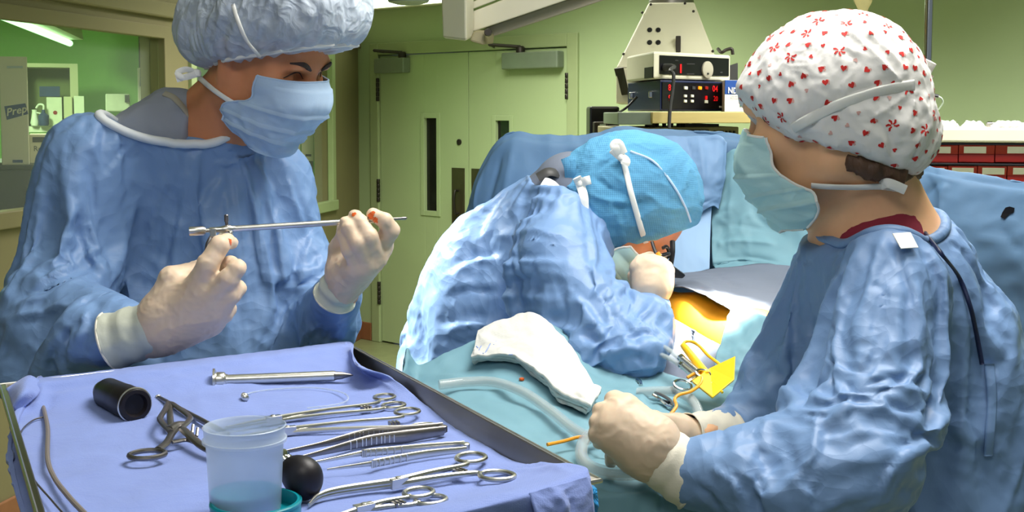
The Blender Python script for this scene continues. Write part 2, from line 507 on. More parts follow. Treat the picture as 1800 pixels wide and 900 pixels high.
M['yellow_pouch'] = mat('yellow_pouch', (232, 186, 20), .35, var=.08, bump=.1, bscale=40, spec=.6)
M['orange'] = mat('orange_cord', (238, 156, 34), .4, var=.05)
M['wall'] = mat('wall_green_paint', (168, 186, 140), .6, var=.03, vscale=2, bump=.06, bscale=160, bdist=.001)
M['door'] = mat('door_green_paint', (174, 192, 144), .5, var=.025, vscale=2, bump=.05, bscale=120, bdist=.001)
M['trim'] = mat('frame_paint', (160, 174, 128), .5, var=.03)
M['beige'] = mat('beige_enamel', (220, 216, 192), .45, var=.04, vscale=5)
M['brown_base'] = mat('brown_base', (140, 92, 60), .6, var=.08)
M['floor'] = mat('floor_vinyl', (140, 146, 104), .35, var=.1, vscale=14, bump=.02)
M['ceiling'] = mat('ceiling_paint', (200, 204, 180), .8, var=.03)
M['closer'] = mat('door_closer_grey', (142, 154, 136), .4, metal=.4, var=.06)
M['dark_metal'] = mat('dark_metal', (58, 54, 48), .45, metal=.6, var=.1)
M['bronze'] = mat('push_plate', (92, 84, 66), .4, metal=.7, var=.12)
M['panel_dark'] = mat('panel_dark', (12, 12, 18), .3, var=.1)
M['navy'] = mat('navy_enamel', (26, 36, 72), .4, var=.08)
M['wood_shelf'] = mat('tan_shelf', (182, 164, 104), .5, var=.06, stretch=(1, 1, 8), vscale=6)
M['red_bin'] = mat('red_bin', (150, 28, 20), .4, var=.07, vscale=6)
M['white'] = mat('white_plastic', (232, 232, 224), .45, var=.03)
M['label_white'] = mat('label_white', (224, 224, 208), .7, var=.05, vscale=30)
M['carton'] = mat('carton_offwhite', (196, 196, 168), .7, var=.04, vscale=5)
M['ink_blue'] = mat('ink_blue', (44, 62, 110), .6, var=.15, vscale=40)
M['ink_dark'] = mat('ink_dark', (48, 50, 48), .7, var=.1)
M['ink_teal'] = mat('ink_teal', (20, 120, 130), .6)
M['print_red'] = mat('print_red', (204, 40, 34), .75, var=.15, vscale=200)
M['print_pink'] = mat('print_outline', (222, 176, 168), .75)
M['led_red'] = emit('led_red', (226, 16, 20), .85)
M['led_amber'] = emit('led_amber', (255, 150, 20), .8)
M['panel_lit'] = emit('light_panel', (236, 255, 226), 5.0)
M['teal_plastic'] = mat('teal_plastic', (0, 134, 146), .3, var=.05, spec=.6)
M['skin_iodine'] = mat('skin_iodine', (244, 172, 40), .5, var=.1, vscale=14, sss=.15)
M['stain'] = mat('stain_orange', (206, 92, 34), .45, var=.3, vscale=60)
# ------------------------------------------------------------------ helpers: cloth
def drape_sim(name, V, Q, frames=25, grow=.12, bend=.6, tens=15, goal=.03, pins=(), grav=.7, mass=.25, noise=.002, seed=1, coll=None, qual=4):
    """let the garment buckle: the cloth solver with a little surplus material, softly held to its cut"""
    N = vnormals(V, Q)
    V1 = V + N * (noise * noise3(V * 30 + seed))[:, None]
    me = bpy.data.meshes.new('sim'); me.from_pydata(V1.tolist(), [], Q.tolist()); me.update()
    o = bpy.data.objects.new('sim', me); link(o)
    vg = o.vertex_groups.new(name='hold')
    w = np.full(len(V), goal)
    for pn in pins:
        if callable(pn): w = np.maximum(w, pn(V)); continue
        c, r0, r1, val = pn
        d = np.linalg.norm(V - A(c), axis=1); w = np.maximum(w, val * np.clip((r1 - d) / (r1 - r0), 0, 1))
    qn = np.round(w * 20) / 20
    for val in np.unique(qn):
        if val > 0: vg.add([int(i) for i in np.nonzero(qn == val)[0]], float(val), 'REPLACE')
    m = o.modifiers.new('cloth', 'CLOTH'); s = m.settings
    s.quality = qual; s.mass = mass; s.air_damping = 3
    s.tension_stiffness = tens; s.compression_stiffness = tens; s.shear_stiffness = tens * .5; s.bending_stiffness = bend
    s.tension_damping = 5; s.compression_damping = 5; s.bending_damping = .5
    s.vertex_group_mass = 'hold'; s.pin_stiffness = 1.0
    s.shrink_min = -grow; s.shrink_max = -grow
    s.effector_weights.gravity = grav
    m.collision_settings.use_collision = coll is not None; m.collision_settings.distance_min = .003; m.collision_settings.collision_quality = 2; m.collision_settings.use_self_collision = False
    m.point_cache.frame_start = 1; m.point_cache.frame_end = frames + 2
    co = None
    if coll is not None:
        cm = bpy.data.meshes.new('coll'); cm.from_pydata(coll[0].tolist(), [], coll[1].tolist()); cm.update()
        co = bpy.data.objects.new('coll', cm); link(co); co.modifiers.new('c', 'COLLISION'); co.collision.thickness_outer = .004; co.collision.cloth_friction = 8
    for f in range(1, frames + 1): SC.frame_set(f)
    dg = bpy.context.evaluated_depsgraph_get(); ev = o.evaluated_get(dg).data
    out = np.empty(len(V) * 3); ev.vertices.foreach_get('co', out)
    SC.frame_set(1)
    bpy.data.objects.remove(o); bpy.data.meshes.remove(me)
    if co: bpy.data.objects.remove(co); bpy.data.meshes.remove(cm)
    return out.reshape(-1, 3)

def subdivide(V, Q):
    me = bpy.data.meshes.new('sub'); me.from_pydata(V.tolist(), [], Q.tolist())
    o = bpy.data.objects.new('sub', me); link(o); m = o.modifiers.new('s', 'SUBSURF'); m.levels = 1; m.render_levels = 1
    ev = o.evaluated_get(bpy.context.evaluated_depsgraph_get()).data
    n = len(ev.vertices); out = np.empty(n * 3); ev.vertices.foreach_get('co', out)
    k = len(ev.loops); li = np.empty(k, np.int32); ev.loops.foreach_get('vertex_index', li)
    bpy.data.objects.remove(o); bpy.data.meshes.remove(me)
    return out.reshape(-1, 3), li.reshape(-1, 4).astype(np.int64)
def crisp(ss, g=1.0):
    """each ridge or crease gets the opposite slope beside it, as pressed cloth folds over"""
    out = []
    for l, w, a in ss:
        dx, dy = l[-1][0] - l[0][0], l[-1][1] - l[0][1]; n = math.hypot(dx, dy) or 1
        ox, oy = dy / n * w * 1900, -dx / n * w * 1900
        out += [(l, w * 1.1, a * 1.9 * g), ([(x + ox, y + oy) for x, y in l], w * 1.5, -a * 1.2 * g)]
    return out
def gown_sim(G, Bd, h, fine, pins, st='', amp=.0014, scale=13, seed=0, ch=.02, fold=1.0, **kw):
    V, Q = G.mesh(h, fine, .04); V = smooth_mesh(V, Q, 2)
    CV, CQ = Bd.mesh(ch)
    V = drape_sim('gown', V, Q, pins=pins, coll=(CV, CQ), seed=seed + 1, **kw)
    V, Q = subdivide(V, Q)
    N = vnormals(V, Q)
    if amp: V = V + N * (amp * crumple(V, scale, seed) + amp * .4 * crumple(V, scale * 2.6, seed + 3, octs=2))[:, None]
    if st:
        N = smooth_mesh(vnormals(V, Q), Q, 2)
        V = folds(V, N, bvh_of(V, Q), crisp(strokes(st), fold)); V = smooth_mesh(V, Q, 1, .15)
    N = vnormals(V, Q); V = V + N * np.clip(.0065 - Bd.field(V), 0, .03)[:, None]
    return V, Q

def neck_ring(G, cut, n=72):
    """the closed line where the neck opening meets the outside of a gown; G's last operation is the opening"""
    U = Sdf(); U.ops = G.ops[:-1]; out = []; ph = np.linspace(-1.5, 1.5, 200)
    for t in np.arange(n) / n * 2 * np.pi:
        P = cut[0] + cut[1] * np.stack([np.cos(ph) * math.cos(t), np.cos(ph) * math.sin(t), np.sin(ph)], 1)
        f = U.field(P); i = np.nonzero(f < 0)[0]
        if len(i): out.append(P[i[-1]])
    out = np.array(out)
    for _ in range(3): out = .25 * np.roll(out, 1, 0) + .5 * out + .25 * np.roll(out, -1, 0)
    return out
def snap_ring(rg, bv, push, lift=.002):
    out = []
    for p in rg: h = bv.find_nearest(Vector(p + push)); out.append(A(h[0]) + A(h[1]) * lift)
    out = np.array(out)
    for _ in range(3): out = .25 * np.roll(out, 1, 0) + .5 * out + .25 * np.roll(out, -1, 0)
    return out
# ================================================================== the room
TH = math.atan(.9)
BU = A((math.cos(TH), -math.sin(TH), 0)); BN = A((-math.sin(TH), -math.cos(TH), 0))   # along the back wall / towards the room
BO = A((-.942, 8.97, 0))                                                              # floor point under the left door edge
def BW(s, z, n=0.0): return BO + BU * s + BN * n + A((0, 0, z))
BR = np.stack([BU, BN, A((0, 0, 1))], 1)
def wbox(mb, s0, s1, z0, z1, n0, n1):
    P = [BW(s, z, n) for z in (z0, z1) for s, n in ((s0, n0), (s1, n0), (s1, n1), (s0, n1))]
    return mb.hexa(P)
S_COR = -.235; ZC = 2.9
DW = 1.735; DH = 2.06
def struct(o): o['kind'] = 'structure'; return o
# back wall with the door opening
w = MB()
wbox(w, S_COR, -.09, 0, ZC, 0, -.12)
wbox(w, -.09, DW + .09, DH + .09, ZC, 0, -.12)
wbox(w, DW + .09, 9.0, 0, ZC, 0, -.12)
struct(w.build('wall_back', M['wall'], smooth=False, keep=True))
w = MB(); w.hexa([(-7, -3, -.1), (8, -3, -.1), (8, 11, -.1), (-7, 11, -.1), (-7, -3, 0), (8, -3, 0), (8, 11, 0), (-7, 11, 0)])
struct(w.build('floor', M['floor'], smooth=False, keep=True))
w = MB(); w.hexa([(-7, -1.2, ZC), (8, -1.2, ZC), (8, 11, ZC), (-7, 11, ZC), (-7, -1.2, ZC + .1), (8, -1.2, ZC + .1), (8, 11, ZC + .1), (-7, 11, ZC + .1)])
struct(w.build('ceiling', M['ceiling'], smooth=False, keep=True))
# left wall: runs from the corner towards the camera; two windows into the supply room
LO = BW(S_COR, 0); LU = unit((-.207, -1, 0)); LN = unit((1, -.207, 0))
def LW(t, z, n=0.0): return LO + LU * t + LN * n + A((0, 0, z))
def tY(y): return (LO[1] - y) / -LU[1] * 1.0
def lbox(mb, t0, t1, z0, z1, n0, n1):
    return mb.hexa([LW(t, z, n) for z in (z0, z1) for t, n in ((t0, n0), (t0, n1), (t1, n1), (t1, n0))])
T2a, T2b = tY(8.55), tY(6.52); T1a, T1b = tY(6.20), tY(3.2); TE = tY(-1.0)
HZ = 2.03; S2 = 1.05; S1 = 1.26
w = MB()
lbox(w, -.12, T2a, 0, ZC, 0, -.12); lbox(w, T2a, TE, HZ, ZC, 0, -.12)
lbox(w, T2a, T2b, 0, S2, 0, -.12); lbox(w, T2b, T1a, 0, HZ, 0, -.12); lbox(w, T1a, T1b, 0, S1, 0, -.12); lbox(w, T1b, TE, 0, HZ, 0, -.12)
M['wall_left'] = mat('wall_left_shaded', (128, 120, 86), .6, var=.03, vscale=2)  # shade on the left wall is put into this darker olive colour
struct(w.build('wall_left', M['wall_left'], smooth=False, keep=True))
M['glass'] = mat('window_glass', (225, 240, 225), .03, alpha=.06, spec=.3, var=0)
for n, (ta, tb, s0) in enumerate(((T1a, T1b, S1), (T2a, T2b, S2)), 1):
    root = thing('window_%d' % n, 'wide supply room window with pale frame behind the man holding the scope' if n == 1 else 'narrow supply room window beside the double doors', 'window', LW((ta + tb) / 2, s0), None)
    root['kind'] = 'structure'
    f = MB(); e = .05
    for a in ((ta - e, ta + .012, s0 - e, HZ + e), (tb - .012, tb + e, s0 - e, HZ + e)): lbox(f, *a, -.02, .02)
    lbox(f, ta, tb, HZ - .012, HZ + .05, -.02, .02)
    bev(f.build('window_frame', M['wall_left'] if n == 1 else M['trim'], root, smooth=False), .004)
    f = MB(); lbox(f, ta - .07, tb + .07, s0 - .06, s0 + .01, -.02, .03)
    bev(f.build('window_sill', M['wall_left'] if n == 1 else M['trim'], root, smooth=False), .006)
    f = MB(); lbox(f, ta, tb, s0, HZ, -.07, -.064)
    f.build('pane', M['glass'], root, smooth=False)
# ceiling cornice band over the windows and skirting
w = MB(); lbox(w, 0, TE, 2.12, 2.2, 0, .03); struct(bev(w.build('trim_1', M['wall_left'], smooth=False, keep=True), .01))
w = MB(); wbox(w, S_COR, -.1, 0, .13, 0, .015); wbox(w, DW + .1, 9, 0, .13, 0, .015)
struct(bev(w.build('baseboard_back', M['brown_base'], smooth=False, keep=True), .006))
w = MB(); lbox(w, 0.02, TE, 0, .13, 0, .015); struct(bev(w.build('baseboard_left', M['brown_base'], smooth=False, keep=True), .006))
# double doors
dr = thing('door_1', 'pale green double doors with slit windows at the back', 'door', BW(DW / 2, 0)); dr['kind'] = 'structure'
f = MB()
wbox(f, -.09, -.004, 0, DH + .09, .02, -.13); wbox(f, DW + .004, DW + .09, 0, DH + .09, .02, -.13); wbox(f, -.004, DW + .004, DH + .006, DH + .09, .02, -.13)
bev(f.build('door_frame', M['trim'], dr, smooth=False), .006)
mid = DW * .505
M['vision_glass'] = mat('dark_door_glass', (26, 26, 26), .12, var=.3, vscale=6, spec=.6)
for side in (0, 1):
    a, b = (0.003, mid - .003) if side == 0 else (mid + .003, DW - .003)
    # slit window span measured from the photograph
    g0, g1 = (.455, .575) if side == 0 else (1.127, 1.247)
    z0, z1 = .98, 1.62
    if side == 1: z0, z1 = .98, 1.605
    f = MB()
    wbox(f, a, g0, .012, DH, 0, -.045); wbox(f, g1, b, .012, DH, 0, -.045); wbox(f, g0, g1, .012, z0, 0, -.045); wbox(f, g0, g1, z1, DH, 0, -.045)
    leaf = bev(f.build('door_leaf', M['door'], dr, smooth=False), .0015)
    f = MB(); e = .035
    wbox(f, g0 - e, g0, z0 - e, z1 + e, .008, 0); wbox(f, g1, g1 + e, z0 - e, z1 + e, .008, 0); wbox(f, g0, g1, z0 - e, z0, .008, 0); wbox(f, g0, g1, z1, z1 + e, .008, 0)
    bev(f.build('vision_frame', M['door'], leaf, smooth=False), .003)
    f = MB(); wbox(f, g0, g1, z0, z1, -.02, -.026); f.build('vision_pane', M['vision_glass'], leaf, smooth=False)
    p0, p1 = (mid - .155, mid - .035) if side == 0 else (mid + .03, mid + .15)
    f = MB(); wbox(f, p0, p1, .86, 1.285, .006, 0); pl = bev(f.build('push_plate', M['bronze'], leaf, smooth=False, label='brown push plate with pull handle'), .002)
    f = MB(); c = (p0 + p1) / 2
    f.tube([BW(c, 1.13, .005), BW(c, 1.13, .035), BW(c, 1.06, .045), BW(c, .98, .035), BW(c, .98, .005)], .008, 10, n=24); f.build('pull_handle', M['dark_metal'], leaf)
    if side == 0:
        f = MB(); f.lathe(BW(mid - .085, 1.46, 0), BN, [(.02, 0), (.02, .008), (.012, .012), (.004, .012)]); f.build('lock_cylinder', M['dark_metal'], leaf)
    for z in (.28, 1.02, 1.74):
        f = MB(); s = -.006 if side == 0 else DW + .006
        for q in range(5): f.lathe(BW(s, z + q * .033, .018), (0, 0, 1), [(.011, 0), (.0125, .002), (.0125, .029), (.011, .031)], 10)
        f.build('hinge', M['dark_metal'], leaf)
    c0, c1 = (.01, .315) if side == 0 else (DW - .5, DW - .03)
    zt = (1.935, 2.04)
    f = MB(); wbox(f, c0, c1, zt[0], zt[1], .07, 0); cl = bev(f.build('door_closer', M['closer'], leaf, smooth=False, label='grey door closer box with folding arm'), .008)
    f = MB()
    ca = BW(c1 - .04 if side == 0 else c0 + .14, zt[1] + .02, .04)
    f.lathe(ca - A((0, 0, .03)), (0, 0, 1), [(.028, 0), (.028, .04), (.02, .05)], 14)
    cb = BW((c1 - .20) if side == 0 else c0 - .02, zt[1] + .05, .16); cc = BW((c1 - .26) if side == 0 else c0 - .12, zt[1] + .045, .0)
    f.tube([ca + A((0, 0, .015)), cb], .011, 8); f.tube([cb, cc], .008, 8)
    f.build('closer_arm', M['dark_metal'], leaf)
# corridor end behind the vision panes
w = MB(); wbox(w, -.5, DW + .5, 0, 2.6, -1.3, -1.4); struct(w.build('wall_corridor', M['ceiling'], smooth=False, keep=True))
# lit panel high on the back wall
lp = thing('wall_light_panel', 'bright white light panel high on the wall above the doors', 'light', BW(.2, 2.43))
f = MB(); wbox(f, -.2, .95, 2.385, 2.72, .06, 0); bev(f.build('housing', M['beige'], lp, smooth=False), .006)
f = MB(); wbox(f, -.185, .935, 2.395, 2.705, .064, .06); f.build('diffuser', M['panel_lit'], lp, smooth=False)
# wall behind the camera's right: the room's long side
# ------------------------------------------------------------------ supply room beyond the windows
w = MB(); lbox(w, -.3, TE, 0, 2.62, -3.5, -3.6); struct(w.build('wall_supply_far', mat('supply_wall', (150, 190, 120), .6, var=.03), smooth=False, keep=True))
w = MB(); lbox(w, -.2, -.3, 0, 2.62, -.12, -3.6); struct(w.build('wall_supply_end', mat('supply_wall_end', (150, 196, 116), .6, var=.03), smooth=False, keep=True))
w = MB(); lbox(w, -.3, TE, 2.62, 2.7, -.12, -3.6); struct(w.build('ceiling_supply', M['ceiling'], smooth=False, keep=True))
def lquad(px0, px1, py0, py1, n):
    """box-plan helper: where the rays through the pixel corners meet the plane n behind the left wall"""
    out = []
    for px, py in ((px0, py0), (px1, py1)):
        r = RAY(px, py); o = LW(0, 0, n); t = np.dot(o - A(CAM), LN) / np.dot(r, LN); P = A(CAM) + r * t
        out.append((np.dot(P - LO, LU), P[2]))
    (ta, za), (tb, zb) = out
    return max(ta, tb), min(ta, tb), min(za, zb), max(za, zb)
def fbox(mb, px0, px1, py0, py1, d, depth, z0=None):
    """upright box turned to face the room's middle; its front covers a pixel rectangle at distance d"""
    c = W((px0 + px1) / 2, 350, d); n = unit(rz_(c - A(CAM), 0)); sd = A((n[1], -n[0], 0))
    def at(px):
        r = rz_(RAY(px, 350), 0); t = np.dot(c - A(CAM), n) / np.dot(r, n); return rz_(A(CAM) + r * t, 0)
    a, b = at(px0), at(px1); zb_, zt_ = (W(px0, py1, d)[2] if z0 is None else z0), W(px1, py0, d)[2]
    Q = [a, b, b + n * depth, a + n * depth]
    return mb.hexa([rz_(p, zb_) for p in Q] + [rz_(p, zt_) for p in Q])
def rz_(p, z): q = A(p).copy(); q[2] = z; return q
def fpt(pc, d, px, py):
    """point on the front plane of an fbox centred on column pc"""
    c = W(pc, 350, d); n = unit(rz_(c - A(CAM), 0)); r = RAY(px, py); return A(CAM) + r * (np.dot(c - A(CAM), n) / np.dot(r, n))
def facing(px, d):
    c = W(px, 350, d); n = unit(rz_(c - A(CAM), 0)); return A((n[1], -n[0], 0)), n
ct = thing('storage_counter', 'low dark storage counter below the supply room cartons', 'counter', W(20, 400, 5.6)); ct.location.z = 0; ROOTLOC[ct.name][2] = 0
f = MB(); fbox(f, -160, 118, 300, 330, 5.45, .9, 0); f.build('carcass', M['grey_dark'], ct, smooth=False)
f = MB(); fbox(f, -165, 120, 291, 299, 5.43, .92); bev(f.build('countertop', M['ink_dark'], ct, smooth=False), .004)
c2 = thing('storage_counter', 'dark storage counter seen low through the narrow window', 'counter', W(530, 400, 8.6)); c2.location.z = 0; ROOTLOC[c2.name][2] = 0
f = MB(); fbox(f, 400, 551, 283, 330, 8.74, .26, 0); f.build('carcass', M['grey_dark'], c2, smooth=False)
def text(s, P, X, Z, size, m, parent, name='lettering', bold=0.0, shear=0.0):
    cu = bpy.data.curves.new('txt', 'FONT'); cu.body = s; cu.size = size; cu.align_x = 'CENTER'; cu.align_y = 'CENTER'; cu.resolution_u = 2; cu.offset = bold; cu.shear = shear
    o = bpy.data.objects.new('txt', cu); link(o); bpy.context.view_layer.update()
    me = bpy.data.meshes.new_from_object(o.evaluated_get(bpy.context.evaluated_depsgraph_get()))
    bpy.data.objects.remove(o)
    V = np.array([v.co[:] for v in me.vertices]).reshape(-1, 3); F = [list(p.vertices) for p in me.polygons]
    bpy.data.meshes.remove(me)
    Y = np.cross(A(X), A(Z))
    Wd = A(P) + np.outer(V[:, 0], X) + np.outer(V[:, 1], Z) - np.outer(np.full(len(V), .0012), Y) * -1 * np.sign(np.dot(Y, A(P) - A(CAM))) * -1
    return mk(name, Wd, F, M[m], parent, smooth=False)

def carton(px0, px1, py0, py1, d, label, depth=.28, m='carton', marks=()):
    root = thing('carton', label, 'box', W((px0 + px1) / 2, py1, d))
    f = MB(); fbox(f, px0, px1, py0, py1, d, depth); bev(f.build('box_body', M[m], root, smooth=False), .004)
    pc = (px0 + px1) / 2; n_ = facing(pc, d)[1]
    for (x0, x1, y0, y1, ink) in marks:
        f = MB(); f.poly([fpt(pc, d, x, y) - n_ * .002 for x, y in ((x0, y1), (x1, y1), (x1, y0), (x0, y0))], n_ * .003); f.build('printed_mark', M[ink], root, smooth=False)
    return root
def face_text(s, px, py, pc, d, size, m, parent, tilt=0.0, name='lettering', bold=0.0):
    sd, n = facing(pc, d); Z_ = A((0, 0, 1)); ct_, st_ = math.cos(tilt), math.sin(tilt)
    return text(s, fpt(pc, d, px, py) - n * .003, sd * ct_ + Z_ * st_, Z_ * ct_ - sd * st_, size, m, parent, name, bold)
M['carton'] = mat('carton_olive', (200, 196, 164), .7, var=.04, vscale=5)
carton(-70, 2, 96, 290, 5.5, 'partly seen pale carton at the frame edge in the supply room', marks=((-40, 3, 100, 122, 'ink_blue'),))
c1 = carton(5, 54, 100, 290, 5.5, 'tall pale carton with tilted blue sticker nearest the window edge', marks=((12, 40, 116, 120, 'closer'), (22, 40, 281, 286, 'ink_blue')))
sd, nf = facing(27, 5.5); PC = fpt(27, 5.5, 28, 195) - nf * .003; X2 = sd * math.cos(.22) + A((0, 0, math.sin(.22))); Z2 = A((0, 0, math.cos(.22))) - sd * math.sin(.22)
f = MB(); f.poly([PC + X2 * a * .046 + Z2 * b * .030 for a, b in ((-1, -1), (1, -.8), (1, .8), (-.9, 1))], nf * .002); f.build('blue_sticker', M['ink_blue'], c1, smooth=False)
text('Prep', PC - nf * .003, X2, Z2, .046, 'carton', c1, 'sticker_script', .0006, .3)
c3 = carton(54, 116, 236, 290, 5.75, 'low pale carton with dark label band behind the man\'s shoulder', marks=((57, 114, 241, 250, 'ink_dark'),))
face_text('Regular\nBasin', 80, 268, 85, 5.75, .034, 'ink_dark', c3)
carton(246, 300, 120, 200, 6.75, 'white carton with blue corner print under the dark pillar', m='label_white', marks=((246, 267, 121, 152, 'ink_blue'), (248, 263, 160, 167, 'ink_blue'), (270, 296, 134, 138, 'closer')))
carton(494, 529, 190, 283, 8.76, 'pale carton left of the printed one in the narrow window')
c5 = carton(531, 553, 188, 283, 8.76, 'pale carton with dark script print in the narrow window', depth=.22, marks=((537, 547, 271, 275, 'ink_dark'),))
face_text('Hypo', 543, 226, 542, 8.76, .07, 'ink_dark', c5, .2, 'box_script')
rc = thing('supply_shelf', 'open supply shelf recess with bottles seen through the window', 'shelf', W(95, 300, 8.9))
M['shelf_back'] = mat('shelf_back', (120, 130, 84), .7)
for a in ((46, 142, 112, 119), (46, 51, 119, 232), (128, 142, 119, 232)):
    f = MB(); fbox(f, *a, 8.75, .3); f.build('shelf_panel', M['carton'], rc, smooth=False)
f = MB(); fbox(f, 46, 142, 222, 232, 8.70, .35); f.build('shelf_board', M['label_white'], rc, smooth=False)
f = MB(); fbox(f, 51, 128, 119, 222, 9.02, .02); f.build('shelf_back', M['shelf_back'], rc, smooth=False)
def shelf_box(px0, px1, py0, py1, d, m, label, depth=.14):
    f = MB(); fbox(f, px0, px1, py0, py1, d, depth)
    return bev(f.build('supply_box', M[m], smooth=False, label=label, cat='box'), .003)
shelf_box(74, 110, 152, 170, 8.72, 'ink_blue', 'small dark blue box on top of the supply shelf stack')
wb = shelf_box(86, 113, 171, 221, 8.72, 'label_white', 'pale carton with a red dot under the blue box')
f = MB(); f.lathe(fpt(99.5, 8.72, 97, 198), -facing(99.5, 8.72)[1], [(.014, 0), (.014, .003)], 14); f.build('red_dot', M['red_bin'], wb)
shelf_box(116, 131, 170, 221, 8.6, 'carton', 'cream packet standing left of its twin behind the man\'s shoulder')
shelf_box(134, 152, 169, 221, 8.6, 'label_white', 'cream packet standing right of its twin behind the man\'s shoulder')
bt = thing('dispenser_bottle', 'dark pump bottle beside the pale carton in the supply room', 'bottle', W(77, 221, 8.6))
b0 = W(77, 221, 8.6)
f = MB(); f.lathe(b0, (0, 0, 1), [(.03, 0), (.035, .01), (.035, .07), (.012, .09), (.012, .11)], 16); f.build('bottle_body', M['ink_blue'], bt)
f = MB(); f.tube([b0 + A((0, 0, .10)), b0 + A((0, 0, .14)), b0 + A((-.03, 0, .145)), b0 + A((-.05, 0, .12))], .007, 8, n=14); f.build('pump_spout', M['white'], bt)
cw = thing('white_carafe', 'small white handled jug on the supply shelf', 'jug', W(62, 221, 8.6))
b0 = W(61, 221, 8.6); f = MB(); f.lathe(b0, (0, 0, 1), [(.022, 0), (.028, .02), (.02, .06), (.015, .10), (.018, .11)], 16); f.build('jug_body', M['white'], cw)
f = MB(); f.tube([b0 + A((.02, 0, .02)), b0 + A((.05, 0, .04)), b0 + A((.045, 0, .08)), b0 + A((.015, 0, .09))], .005, 8, n=14); f.build('jug_handle', M['white'], cw)
pl_ = thing('pillar_cabinet', 'dark tall cabinet column behind the white carton', 'cabinet', W(270, 300, 7.1)); pl_.location.z = 0; ROOTLOC[pl_.name][2] = 0
f = MB(); fbox(f, 249, 286, -20, 300, 7.1, .4, 0); f.build('body', mat('cabinet_olive', (62, 56, 42), .6), pl_, smooth=False)
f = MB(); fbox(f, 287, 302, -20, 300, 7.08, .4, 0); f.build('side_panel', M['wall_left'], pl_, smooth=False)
md = thing('wall_dispenser', 'small chrome and white dispenser on the supply room wall', 'dispenser', W(211, 190, 8.8))
f = MB(); fbox(f, 189, 232, 165, 196, 8.8, .2); bev(f.build('case', M['label_white'], md, smooth=False), .01)
f = MB(); fbox(f, 223, 231, 167, 180, 8.79, .02); f.build('dark_front', M['ink_dark'], md, smooth=False)
# strip light under the supply room ceiling
sl = thing('strip_light', 'fluorescent strip light glowing in the supply room', 'light', W(70, 38, 7.0))
p0, p1 = W(5, 37, 6.2), W(122, 50, 8.6); p1[2] = p0[2] + 0 * p1[2]
ax_ = unit(p1 - p0); nx = unit(np.cross(ax_, (0, 0, 1)))
f = MB()
f.hexa([p0 - nx * .09 + A((0, 0, .05)), p1 - nx * .09 + A((0, 0, .05)), p1 + nx * .09 + A((0, 0, .05)), p0 + nx * .09 + A((0, 0, .05)), p0 - nx * .06 + A((0, 0, .30)), p1 - nx * .06 + A((0, 0, .30)), p1 + nx * .06 + A((0, 0, .30)), p0 + nx * .06 + A((0, 0, .30))])
f.build('fixture', M['beige'], sl, smooth=False)
f = MB(); f.tube([p0 + A((0, 0, .025)), p1 + A((0, 0, .025))], .022, 10); f.build('glowing_tube', emit('tube_lit', (190, 255, 190), 2.0), sl)
